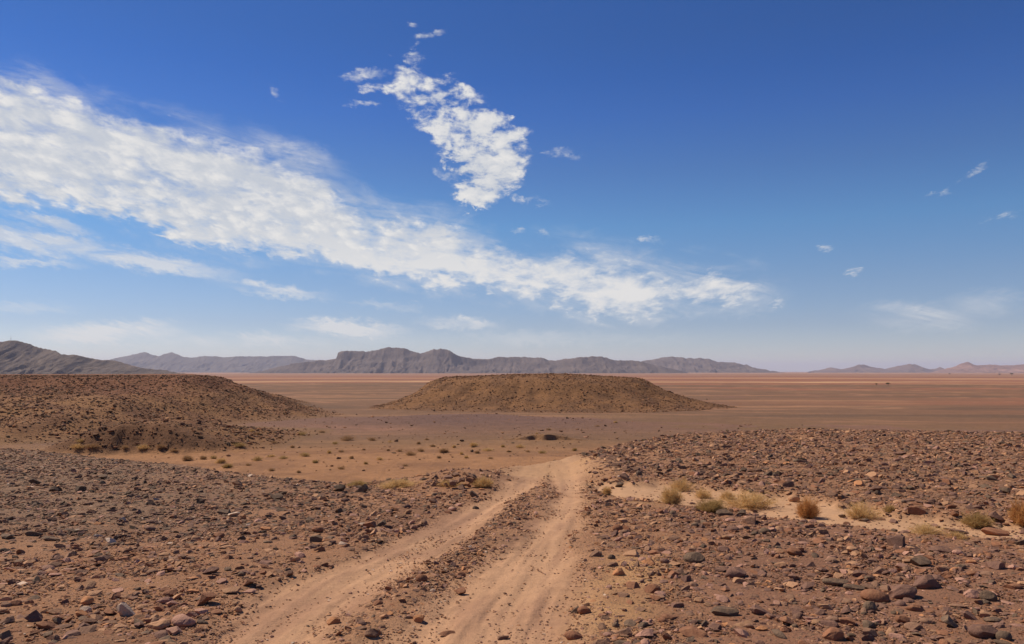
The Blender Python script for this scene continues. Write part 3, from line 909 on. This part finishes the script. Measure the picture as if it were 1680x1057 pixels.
# the cairn on the heap by the bend: two tiers and a top stone
cx_, cy_, cz_ = hit(757, 797)
for k in range(22):
    a_, q_ = rng.uniform(0, 6.28), math.sqrt(rng.random()) * .46
    ox, oy = math.cos(a_) * q_ * 1.15, math.sin(a_) * q_ * .8
    x, y, w = cx_ + ox, cy_ + oy, rng.uniform(.09, .17)
    lift = .20 * max(0, 1 - (q_ / .46) ** 1.5)
    stones.append(dict(x=x, y=y, z=float(height(np.array([x]), np.array([y]), False)[0][0]) + lift, w=w, h=w * .62, c=['brown', 'tan', 'purple-brown', 'rust-brown', 'brown', 'tan'][k % 6], s=['angular', 'slab'][k % 3 == 2], hero=True, cairn=True))

# scattered stones: many small, few large
def scatter(n, r0, r1, th0, th1, seed):
    r = np.random.default_rng(seed)
    rad = np.exp(r.uniform(np.log(r0), np.log(r1), n))
    t = r.uniform(th0, th1, n)
    smin = rad * 0.0018 + 0.001
    s = smin * (1 - r.random(n)) ** (-1 / 2.1)
    return rad * np.sin(t), rad * np.cos(t), s


gx, gy, gs = scatter(430000, 3.9, 40, -R(54), R(54), 5)
yk_ = np.interp(gx / gy, CREST_U, CREST_Y)
ye_ = np.interp(gx / gy, SE_U, SE_Y)
rut_, betw_, sand_, lrut_, rrut_ = masks(gx, gy)
u_ = gx / gy
clump = fbm(gx / 0.9, gy / 0.9, 91, 3)
dens = 0.58 + 0.6 * clump
dens = np.where((gx < -3) & (gy > yk_ - 9), 0.62 + 0.45 * clump, dens)                 # left crest
ridge_ = (u_ > 0.09) & (gy > ye_ + 0.2)
dens = np.where(ridge_, 0.66 + 0.55 * clump, dens)                                       # right ridge
right_ = (u_ > 0.2) & (gy < ye_)
dens = np.where(right_, 0.62 + 0.45 * clump, dens)
verge_ = betw_ & (rut_ < 0.5)
dens = np.where(verge_, 1.0 + 0.4 * clump, dens)
dens = dens * (1 - rut_ * np.clip(.93 - .35 * np.maximum(clump, 0), 0, 1)) * (1 - (0.93 - .25 * sstep(gx / gy, .45, .6)) * sand_)
bend_ = (gy > 15.8) & (np.abs(gx - 0.75) < 1.3)
dens = np.where(bend_, dens * 0.25, dens)
keep = (rng.random(len(gx)) < dens) & (gy < yk_ + 1.2)
smax_ = np.where(ridge_, 0.22, 0.14)
smax_ = np.where(rut_ > .4, 0.035, smax_)
smax_ = np.where(verge_, 0.085, smax_)
gx, gy, gs, u_ = gx[keep], gy[keep], np.minimum(gs[keep], smax_[keep] * rng.uniform(.6, 1, keep.sum())), u_[keep]
ridge_, right_, verge_, yk_, rut_ = ridge_[keep], right_[keep], verge_[keep], yk_[keep], rut_[keep]
gz = height(gx, gy, False)[0]
names = list(PALETTE)
pal = np.array([PALETTE[k] for k in names])
probs = {'near': [.05, .09, .21, .26, .06, .01, .12, .20], 'left': [.30, .18, .10, .12, .02, .01, .03, .24], 'ridge': [.14, .23, .16, .16, .02, .00, .05, .24], 'right': [.08, .28, .20, .13, .03, .00, .11, .17], 'verge': [.08, .12, .18, .24, .05, .01, .05, .27], 'rut': [.02, .04, .14, .42, .06, .02, .12, .18]}
ci = np.zeros(len(gx), int)
zone_of = np.where(rut_ > .3, 5, np.where(verge_, 4, np.where(ridge_, 2, np.where(right_, 3, np.where((gx < -2.5 + fbm(gx / 2, gy / 2, 14, 2)) & (gy > 9 + 2 * fbm(gx / 3, gy / 3, 15, 2)), 1, 0)))))
for zi, key in enumerate(['near', 'left', 'ridge', 'right', 'verge', 'rut']):
    s_ = zone_of == zi
    p_ = np.array(probs[key])
    ci[s_] = rng.choice(len(names), s_.sum(), p=p_ / p_.sum())
shape_p = {'near': [.48, .10, .42], 'left': [.38, .04, .58], 'ridge': [.48, .06, .46], 'right': [.45, .20, .35], 'verge': [.55, .12, .33], 'rut': [.5, .15, .35]}
si = np.zeros(len(gx), int)
for zi, key in enumerate(['near', 'left', 'ridge', 'right', 'verge', 'rut']):
    s_ = zone_of == zi
    si[s_] = rng.choice(3, s_.sum(), p=shape_p[key])
# keep the scatter off the stones placed by hand
hx = np.array([s['x'] for s in stones])
hy = np.array([s['y'] for s in stones])
hw = np.array([s['w'] for s in stones])
ok = np.ones(len(gx), bool)
for a, b, c in zip(hx, hy, hw):
    ok &= ~(((gx - a) ** 2 + (gy - b) ** 2) < (0.5 * c + 0.4 * gs) ** 2)
gx, gy, gz, gs, ci, si, zone_of = gx[ok], gy[ok], gz[ok], gs[ok], ci[ok], si[ok], zone_of[ok]
gpx = 840 + FPX * gx / gy
view = (gpx > 4) & (gpx < 1676) & (gy > 5.6)
big = np.argsort(-np.where(view, gs / gy, 0))
N_STONES = 300
take = []
for i in big:
    if len(take) >= N_STONES - len(stones):
        break
    if all((gx[i] - gx[j]) ** 2 + (gy[i] - gy[j]) ** 2 > (0.45 * (gs[i] + gs[j])) ** 2 for j in take):
        take.append(i)
take = np.array(take)
SH = ['angular', 'rounded', 'slab']
for i in take:
    stones.append(dict(x=gx[i], y=gy[i], z=gz[i], w=gs[i], h=None, c=names[ci[i]], s=SH[si[i]], hero=False))
rest = np.ones(len(gx), bool)
rest[take] = False
gx, gy, gz, gs, ci, si = gx[rest], gy[rest], gz[rest], gs[rest], ci[rest], si[rest]

# --- the individual stones with a label each
for s in stones:
    s['px'], s['py'] = to_px(s['x'], s['y'], s['z'])
    x, y = np.array([s['x']]), np.array([s['y']])
    rut, betw, sand, lr, rr_ = [q[0] for q in masks(x, y)]
    u = s['x'] / s['y']
    yk, ye = np.interp(u, CREST_U, CREST_Y), np.interp(u, SE_U, SE_Y)
    if s.get('cairn'):
        p = 'in the small cairn beside the bend'
    elif rut > .5:
        p = 'in the left wheel rut' if lr > rr_ else 'in the right wheel rut'
    elif betw:
        p = 'on the strip between the ruts'
    elif s['x'] < 0.6 and u < 0.02:
        p = 'in the left foreground' if s['py'] > 950 else ('on the left gravel flat' if s['py'] > 840 else 'on the dark left crest')
        if 640 < s['px'] < 850 and s['py'] < 850:
            p = 'near the cairn at the bend'
    elif sand > .4:
        p = 'lying on the sand patch'
    elif u > .07 and s['y'] > ye:
        p = 'on the rocky right ridge' if s['py'] < 770 else 'on the ridge foot above the sand'
    elif u < .2:
        p = "on the track's right verge"
    else:
        p = 'in the right foreground' if s['py'] > 955 else 'on the flat below the sand'
    s['place'] = p
    wpx = s['w'] / s['y'] * FPX
    s['size'] = 'big' if wpx > 27 else ('small' if wpx < 17 else '')
    s['noun'] = {'angular': 'angular stone', 'rounded': 'rounded stone', 'slab': 'flat stone'}[s['s']]
ORD = ['', 'second', 'third', 'fourth', 'fifth', 'sixth', 'seventh', 'eighth', 'ninth', 'tenth', 'eleventh', 'twelfth']
CNT = ['', 'one', 'two', 'three', 'four', 'five', 'six', 'seven', 'eight', 'nine', 'ten', 'eleven', 'twelve', 'thirteen', 'fourteen', 'fifteen', 'sixteen', 'seventeen', 'eighteen', 'nineteen', 'twenty']


def place_words(i, n):
    if n == 2:
        return 'the left one' if i == 0 else 'the right one'
    if i == 0:
        return 'leftmost of ' + (CNT[n] if n < 21 else 'all')
    if i == n - 1:
        return 'rightmost of ' + (CNT[n] if n < 21 else 'all')
    if i < n / 2 or n - 1 - i > 11:
        return ORD[i] + ' from left of ' + CNT[n] if n < 21 else ORD[min(i, 11)] + ' from left'
    return ORD[n - 1 - i] + ' from right of ' + CNT[n] if n < 21 else ORD[min(n - 1 - i, 11)] + ' from right'


classes = {}
for s in stones:
    classes.setdefault((s['size'], s['c'], s['noun'], s['place']), []).append(s)
for (size, c, noun, place), lst in classes.items():
    lst.sort(key=lambda s: s['px'])
    for i, s in enumerate(lst):
        s['label'] = ' '.join(w for w in (size, c, noun, place) if w) + ('' if len(lst) == 1 else ', ' + place_words(i, len(lst)))
rs = random.Random(3)
for s in stones:
    me = rs.choice(PROTO[s['s']])
    o = bpy.data.objects.new('stone', me)
    COL.objects.link(o)
    dims = np.array([v.co[:] for v in me.vertices]).max(0)
    hz = dims[2]
    w = s['w']
    o.scale = (w, w, w if s['h'] is None else max(0.5, min(1.6, s['h'] * 1.25 / (w * hz))) * w)
    o.location = (s['x'], s['y'], s['z'] - 0.26 * hz * o.scale[2])
    yaw = rs.uniform(-.5, .5) + (math.pi if rs.random() < .5 else 0) if s['hero'] else rs.uniform(0, 6.28)
    o.rotation_euler = (rs.uniform(-.14, .14), rs.uniform(-.14, .14), yaw)
    o.material_slots[0].link = 'OBJECT'
    o.material_slots[0].material = M_STONE[s['c']]
    tag(o, s['label'], 'stone', 'loose stones on the plateau')

# --- the uncounted rest: gravel
def stone_mass(name, label, x, y, z, s, colour, shape_i, seed, big_px=7.0, sink=0.28, flat=1.0):
    r = np.random.default_rng(seed)
    dist = np.hypot(x, y)
    lod = (s / dist * FPX > big_px).astype(int)
    V_, F_, C_, off = [], [], [], 0
    for L in (0, 1):
        for k in range(3):
            for variant in range(5):
                sel = np.nonzero((lod == L) & (shape_i == k) & (np.arange(len(x)) % 5 == variant))[0]
                if len(sel) == 0:
                    continue
                v, f = rock_shape(1 if L == 0 else 3, SH[k], r)
                n = len(sel)
                a = r.uniform(0, 2 * math.pi, n)
                tx, ty = r.normal(0, .16, n), r.normal(0, .16, n)
                sc = s[sel][:, None] * np.stack([r.uniform(.85, 1.2, n), r.uniform(.75, 1.1, n), r.uniform(.75, 1.25, n) * flat], 1)
                p = v[None] * sc[:, None, :]
                p[..., 2] -= (v[:, 2].max() * sc[:, 2] * sink)[:, None]
                p[..., 2] += p[..., 0] * tx[:, None] + p[..., 1] * ty[:, None]
                ca, sa = np.cos(a)[:, None], np.sin(a)[:, None]
                q = np.stack([p[..., 0] * ca - p[..., 1] * sa + x[sel][:, None], p[..., 0] * sa + p[..., 1] * ca + y[sel][:, None], p[..., 2] + z[sel][:, None]], -1)
                V_.append(q.reshape(-1, 3))
                F_.append((f[None] + (np.arange(n) * len(v))[:, None, None] + off).reshape(-1, 3))
                C_.append(np.repeat(colour[sel], len(v), 0))
                off += n * len(v)
    me = raw_mesh(name, np.concatenate(V_), np.concatenate(F_), 3, None, np.concatenate(C_), smooth=False)
    return tag(link(name, me, M_GRAVEL), label, 'gravel', kind='stuff')


jit = rng.uniform(.75, 1.25, (len(gx), 1))
stone_mass('gravel', 'loose brown and grey gravel covering the plateau beside the ruts', gx, gy, gz, gs, pal[ci] * jit, si, 7)
print('gravel stones', len(gx))

# rubble on the hills across the valley
def hill_rubble():
    r = np.random.default_rng(17)
    n = 210000
    rad = np.sqrt(r.uniform(84 ** 2, 330 ** 2, n))
    t = r.uniform(-R(42), R(20), n)
    x, y = rad * np.sin(t), rad * np.cos(t)
    z, zone, up = height(x, y, False)
    cl = fbm(x / 6, y / 6, 95, 3)
    want = np.where(zone == 1, .55 + .5 * cl + .2 * (x > 36), np.where(zone == 2, .75 + .8 * cl, 0.02)) * sstep(up + (zone == 0), 0.02, .4)
    kp = (r.random(n) < want) & (np.abs(x / y) < .72)
    x, y, z, zone, rad = x[kp], y[kp], z[kp], zone[kp], rad[kp]
    n = len(x)
    s = np.minimum(.20 * (1 - r.random(n)) ** (-1 / 2.4), .75) * np.where(zone == 1, 0.9, 1.0)
    c = pal[r.choice(len(names), n, p=[.22, .2, .2, .06, .02, .0, .04, .26])] * np.array([.95, .88, .72]) * r.uniform(.7, 1.2, (n, 1))
    stone_mass('hill_rubble', 'dark stones strewn over the hills across the valley', x, y, z, s, c, r.choice(3, n, p=[.6, .1, .3]), 19, 99.0, 0.2)
    print('hill stones', n)


hill_rubble()

# ------------------------------------------------------------------ dry bushes
def twig_material(name, c1, c2):
    m, N, b = material(name, 0.9)
    pos = N.new('ShaderNodeNewGeometry').outputs['Position']
    f = N.noise(pos, 9.0, 4, 0.6).outputs['Fac']
    N.put(b.inputs['Base Color'], N.mix(f, c1, c2))
    tr = N.new('ShaderNodeBsdfTranslucent')
    N.put(tr.inputs['Color'], N.mix(f, c1, c2))
    ms = N.new('ShaderNodeMixShader')
    ms.inputs[0].default_value = 0.4
    N.t.links.new(b.outputs[0], ms.inputs[1])
    N.t.links.new(tr.outputs[0], ms.inputs[2])
    out = [n for n in N.t.nodes if n.type == 'OUTPUT_MATERIAL'][0]
    N.t.links.new(ms.outputs[0], out.inputs['Surface'])
    return m


M_TWIG = {'straw': twig_material('straw_twigs', (.55, .33, .125), (.70, .46, .20)), 'orange': twig_material('orange_twigs', (.50, .23, .07), (.62, .33, .125)), 'olive': twig_material('olive_twigs', (.38, .235, .085), (.52, .335, .13)), 'brown': twig_material('brown_twigs', (.34, .19, .085), (.46, .27, .13))}
M_WOOD = twig_material('bush_wood', (.10, .065, .04), (.17, .11, .07))


def strips(paths, widths, r):
    """thin crossed ribbons along each path"""
    V_, F_ = [], []
    for p, w in zip(paths, widths):
        p = np.array(p)
        side = r.normal(size=3)
        d = p[-1] - p[0]
        side = np.cross(d, side)
        side /= max(np.linalg.norm(side), 1e-9)
        n = len(p)
        b0 = len(V_)
        for i in range(n):
            ww = w * (1 - 0.75 * i / (n - 1))
            V_.append(p[i] - side * ww)
            V_.append(p[i] + side * ww)
        for i in range(n - 1):
            F_.append((b0 + 2 * i, b0 + 2 * i + 1, b0 + 2 * i + 3, b0 + 2 * i + 2))
    return np.array(V_), np.array(F_)


def bush_shapes(seed, n_stem, n_twig, spread, thick):
    """a bush about 1 wide and 0.8 high: woody stems and a cloud of fine twigs"""
    r = np.random.default_rng(seed)
    stems, twigs, ws, wt = [], [], [], []
    ends = []
    for i in range(n_stem):
        a, el = r.uniform(0, 6.283), r.uniform(.25, 1.45)
        L = r.uniform(.45, .85) * (0.5 + .3 * math.sin(el))
        d = np.array([math.cos(a) * math.cos(el) * spread, math.sin(a) * math.cos(el) * spread, math.sin(el)])
        p0 = np.array([math.cos(a), math.sin(a), 0]) * r.uniform(0, .07)
        p1 = p0 + d * L * .5 + r.normal(0, .03, 3)
        p2 = p0 + d * L + np.array([0, 0, .05]) + r.normal(0, .05, 3)
        for q in (p1, p2):
            q[2] = max(q[2], .02)
        stems.append([p0 - np.array([0, 0, .05]), p1, p2])
        ws.append(.011 * thick)
        ends += [(p1, d), (p2, d), ((p1 + p2) / 2, d)]
    for i in range(n_twig):
        q, d = ends[r.integers(len(ends))]
        dd = d * .6 + r.normal(0, .55, 3) + np.array([0, 0, .25])
        dd /= np.linalg.norm(dd)
        L = r.uniform(.10, .30)
        a = q + r.normal(0, .04, 3)
        b = a + dd * L * .5 + r.normal(0, .015, 3)
        c = a + dd * L + r.normal(0, .03, 3)
        for k in (a, b, c):
            k[2] = max(k[2], .01)
        twigs.append([a, b, c])
        wt.append(r.uniform(.004, .008) * thick)
    return strips(stems, ws, r), strips(twigs, wt, r)


BUSH = {}
for key, args in {'dense': (1, 80, 3600, 1.0, .9), 'wispy': (2, 60, 2000, 1.25, .8), 'tall': (3, 70, 3000, .75, .85), 'round': (4, 90, 3600, 1.05, .9)}.items():
    (sv, sf), (tv, tf) = bush_shapes(*args)
    BUSH[key] = (sv, sf, tv, tf)
BM = {}


def bush_mesh(key, colour):
    if (key, colour) not in BM:
        sv, sf, tv, tf = BUSH[key]
        a = raw_mesh('dry_bush', sv, sf, 4)
        a.materials.append(M_WOOD)
        b = raw_mesh('twigs', tv, tf, 4)
        b.materials.append(M_TWIG[colour])
        BM[(key, colour)] = (a, b)
    return BM[(key, colour)]


def bush(px, py, wpx, hpx, key, colour, label, group, rot, parts=True):
    x, y, z = hit(px, py)
    d = y / FPX
    ms, mt = bush_mesh(key, colour)
    o = bpy.data.objects.new('dry_bush', ms)
    COL.objects.link(o)
    o.location = (x, y, z - .01)
    o.scale = (wpx * d * 0.95, wpx * d * 0.95, hpx * d * 1.15)
    o.rotation_euler = (0, 0, rot)
    t = bpy.data.objects.new('twigs', mt)
    COL.objects.link(t)
    t.parent = o
    tag(o, label, 'bush', group)
    return o


G1 = 'dry bushes on the sand patch'
SAND_BUSHES = [(1102, 828, 44, 30, 'tall', 'straw', 'tall pale straw bush at the left end of the sand patch, its front half'), (1118, 806, 34, 24, 'wispy', 'straw', 'straw bush rising just behind the front straw bush'),
               (1168, 840, 44, 24, 'round', 'olive', 'rounded olive-brown bush on the near edge of the sand patch'), (1230, 834, 78, 30, 'wispy', 'straw', 'widest pale wispy bush in the middle of the sand patch'),
               (1325, 850, 36, 36, 'dense', 'orange', 'dense upright orange-brown bush standing alone on the sand'), (1412, 850, 54, 28, 'wispy', 'straw', 'wide wispy straw bush right of the orange bush'),
               (1604, 866, 44, 26, 'dense', 'olive', 'olive-brown bush beside dark stones near the right edge'), (1676, 862, 42, 42, 'dense', 'orange', 'tall orange bush cut by the right edge of the photo'),
               (996, 812, 20, 15, 'tall', 'straw', 'small straw tuft beside the track bank at the left tip of the sand'), (1152, 817, 28, 18, 'wispy', 'straw', 'small faint bush between the straw bush and the stony slope'),
               (1194, 820, 22, 15, 'dense', 'straw', 'small straw bush behind the olive bush'), (1520, 876, 48, 18, 'wispy', 'straw', 'low straw tuft at the narrow right part of the sand'), (1460, 840, 18, 12, 'dense', 'olive', 'tiny olive tuft on the stony slope above the wispy bush'),
               (1570, 884, 34, 14, 'wispy', 'straw', 'low straw tuft in front of the olive-brown bush')]
for i, (px, py, w, h, k, c, lab) in enumerate(SAND_BUSHES):
    bush(px, py, w, h, k, c, lab, G1, i * 1.7)
G2 = 'dry tufts along the left crest'
for i, (px, py, w, h, k, c, lab) in enumerate([(655, 799, 60, 14, 'wispy', 'straw', 'wide low straw tuft behind the left crest stones'), (738, 797, 36, 12, 'wispy', 'straw', 'straw tuft at the left foot of the cairn'), (792, 800, 34, 19, 'dense', 'straw', 'straw tuft at the right foot of the cairn'), (588, 797, 34, 10, 'wispy', 'olive', 'low olive tuft at the middle of the left crest')]):
    bush(px, py, w, h, k, c, lab, G2, i * 2.1)
# bushes on the valley floor
VALLEY = [(423, 713, 12), (495, 714, 14), (500, 749, 14), (540, 744, 10), (517, 760, 13), (445, 750, 10), (465, 753, 12), (610, 723, 13), (570, 723, 18), (623, 755, 11), (577, 753, 12), (655, 741, 11), (673, 747, 16), (690, 741, 11), (728, 743, 20), (710, 733, 10), (777, 733, 14),
          (783, 744, 11), (800, 740, 14), (825, 734, 8), (853, 735, 12), (890, 744, 13), (943, 740, 9), (881, 712, 6), (900, 706, 7), (687, 729, 8), (637, 740, 8), (757, 746, 10), (413, 709, 10), (423, 756, 14), (407, 764, 12), (363, 760, 18), (307, 756, 18), (333, 754, 16), (373, 768, 18), (350, 753, 12),
          (393, 734, 16), (153, 736, 20), (127, 737, 22), (133, 726, 14), (528, 710, 10), (235, 737, 15), (263, 738, 16), (205, 738, 14), (285, 741, 13), (560, 742, 9), (597, 739, 8), (745, 735, 9), (835, 742, 8), (866, 742, 7), (550, 729, 9), (640, 726, 7), (720, 752, 8), (765, 752, 9), (805, 753, 9), (450, 727, 8), (480, 735, 9),
          (600, 762, 9), (665, 765, 9), (560, 770, 10), (445, 773, 11), (490, 776, 9), (700, 722, 7), (980, 700, 7), (1010, 694, 6)]
rows = {}
for px, py, w in VALLEY:
    key = 'on far valley sand' if py < 728 else ('in mid valley' if py < 748 else 'on near valley floor')
    if px < 300 and py < 745:
        key = 'at the foot of the left hill'
    size = 'tiny' if w < 9.5 else ('wide' if w > 15 else '')
    rows.setdefault((size, key), []).append((px, py, w))
rb = random.Random(8)
for (size, key), lst in rows.items():
    lst.sort()
    for i, (px, py, w) in enumerate(lst):
        lab = ' '.join(q for q in (size, 'dry brown bush', key) if q) + ('' if len(lst) == 1 else ', ' + place_words(i, len(lst)))
        bush(px, py, w * rb.uniform(.8, 1.25), w * rb.uniform(.36, .58), rb.choice(['dense', 'wispy', 'tall', 'wispy']), rb.choice(['brown', 'straw', 'brown', 'brown', 'olive']), lab, 'bushes on the valley floor', rb.uniform(0, 6))

# ------------------------------------------------------------------ far trees and the mast on the hill
def acacia(px, py, hpx, label):
    x, y, z = hit(px, py, 100, 6000)
    d = y / FPX
    h = hpx * d
    r = np.random.default_rng(int(px))
    root = bpy.data.objects.new('acacia_tree', None)
    COL.objects.link(root)
    root.location = (x, y, z - 0.1)
    root.scale = (h, h, h)
    bm = bmesh.new()
    rings = []
    for k, (zz, rad, ox) in enumerate([(0, .05, 0), (.25, .04, .02), (.5, .03, -.01), (.75, .015, .03)]):
        rings.append([bm.verts.new((ox + rad * math.cos(a), rad * math.sin(a), zz)) for a in np.linspace(0, 2 * math.pi, 7)[:-1]])
    for a, b in zip(rings[:-1], rings[1:]):
        for i in range(6):
            bm.faces.new((a[i], a[(i + 1) % 6], b[(i + 1) % 6], b[i]))
    for q in range(5):
        an = q * 1.26
        p0, p1 = np.array([0, 0, .42]), np.array([math.cos(an) * .42, math.sin(an) * .42, .72])
        s_ = np.array([-math.sin(an), math.cos(an), 0]) * .018
        bm.faces.new([bm.verts.new(v) for v in (p0 - s_, p0 + s_, p1 + s_ * .4, p1 - s_ * .4)])
    me = bpy.data.meshes.new('trunk')
    bm.to_mesh(me)
    bm.free()
    link('trunk', me, M_WOOD, root)
    c = r.normal(size=(700, 3))
    c /= np.linalg.norm(c, axis=1, keepdims=True)
    c *= (r.random((700, 1)) ** .4) * np.array([.55, .55, .22])
    c[:, 2] += .76
    c = c[fbm(c[:, 0] * 5 + px, c[:, 1] * 5 + c[:, 2] * 4, 3, 2) > -.15]
    V_, F_ = [], []
    for p in c:
        a, b = r.normal(0, .035, 3), r.normal(0, .035, 3)
        k = len(V_)
        V_ += [p, p + a, p + a + b, p + b]
        F_.append((k, k + 1, k + 2, k + 3))
    link('crown', raw_mesh('crown', np.array(V_), np.array(F_), 4), M_LEAF, root)
    tag(root, label, 'tree', 'lone trees on the plain')


M_LEAF = twig_material('acacia_leaves', (.035, .040, .020), (.07, .075, .035))
acacia(1457, 634, 6.5, 'largest lone dark acacia on the red plain at right')
acacia(1438, 633, 4, 'tiny dark tree just left of the largest acacia')
acacia(1660, 617, 5, 'dark tree on the pale far plain by the right edge')
acacia(1640, 617, 4, 'small dark tree left of the tree by the right edge')
acacia(1558, 615.5, 3, 'tiny far tree below the gap before the pink mountain')
acacia(1160, 657, 3, 'tiny lone tree just right of the flat-topped hill')

def radio_mast(px, h, label):
    """lattice mast on the ridge of the nearest mountain"""
    m = [o for o in COL.objects if o.name == 'mountain'][0]
    co = np.empty(len(m.data.vertices) * 3, np.float32)
    m.data.vertices.foreach_get('co', co)
    co = co.reshape(-1, 3)
    near = co[np.abs(co[:, 0] / co[:, 1] - ray(px, 560)[0]) < .002]
    x, y, z = near[near[:, 2].argmax()]
    root = bpy.data.objects.new('radio_mast', None)
    COL.objects.link(root)
    root.location = (x, y, z - 3)
    V_, F_ = [], []

    def bar(p, q, w):
        p, q = np.array(p, float), np.array(q, float)
        d = (q - p) / np.linalg.norm(q - p)
        a = np.cross(d, (0.3, 0.9, 0.31))
        a /= np.linalg.norm(a)
        b = np.cross(d, a)
        k = len(V_)
        for e in (p, q):
            for i, j in ((1, 1), (-1, 1), (-1, -1), (1, -1)):
                V_.append(e + (a * i + b * j) * w)
        for i in range(4):
            F_.append((k + i, k + (i + 1) % 4, k + 4 + (i + 1) % 4, k + 4 + i))
    n = 8
    for lv in range(n):
        w0, w1 = 1.5 * (1 - lv / n) + .3, 1.5 * (1 - (lv + 1) / n) + .3
        c0 = [(math.cos(t) * w0, math.sin(t) * w0, h * lv / n) for t in (0, 2.09, 4.19)]
        c1 = [(math.cos(t) * w1, math.sin(t) * w1, h * (lv + 1) / n) for t in (0, 2.09, 4.19)]
        for i in range(3):
            bar(c0[i], c1[i], .14)
            bar(c0[i], c1[(i + 1) % 3], .09)
            bar(c1[i], c1[(i + 1) % 3], .09)
    link('lattice_tower', raw_mesh('lattice_tower', np.array(V_), np.array(F_), 4, smooth=False), M_MAST, root)
    V_, F_ = [], []
    bar((0, 0, h), (0, 0, h + 7), .22)
    link('antenna', raw_mesh('antenna', np.array(V_), np.array(F_), 4, smooth=False), M_MAST, root)
    tag(root, label, 'mast')


M_MAST, _n, _b = material('mast_steel', 0.6)
_c = _n.noise(_n.new('ShaderNodeNewGeometry').outputs['Position'], 0.8, 3).outputs['Fac']
_n.put(_b.inputs['Base Color'], _n.mix(_c, (.16, .15, .15), (.28, .27, .26)))
radio_mast(18, 22, 'thin radio mast on top of the mountain at the far left')

# ------------------------------------------------------------------ air
bm = bmesh.new()
bmesh.ops.create_cube(bm, size=1.0)
me = bpy.data.meshes.new('haze')
bm.to_mesh(me)
bm.free()
hz = bpy.data.objects.new('haze', me)
COL.objects.link(hz)
HAZE_TOP, HAZE_BOTTOM = 420.0, -80.0
hz.scale = (96000, 96000, HAZE_TOP - HAZE_BOTTOM)
hz.location = (0, 0, (HAZE_TOP + HAZE_BOTTOM) / 2)
hm = bpy.data.materials.new('air_haze')
hm.use_nodes = True
N = Nodes(hm.node_tree)
pv = N.new('ShaderNodeVolumePrincipled')
pv.inputs['Color'].default_value = (.70, .76, .96, 1)
pv.inputs['Density'].default_value = 3.0e-5
pv.inputs['Anisotropy'].default_value = 0.1
ou = N.new('ShaderNodeOutputMaterial')
N.t.links.new(pv.outputs[0], ou.inputs['Volume'])
me.materials.append(hm)
tag(hz, 'thin bluish desert haze over the whole plain', 'haze', kind='stuff')
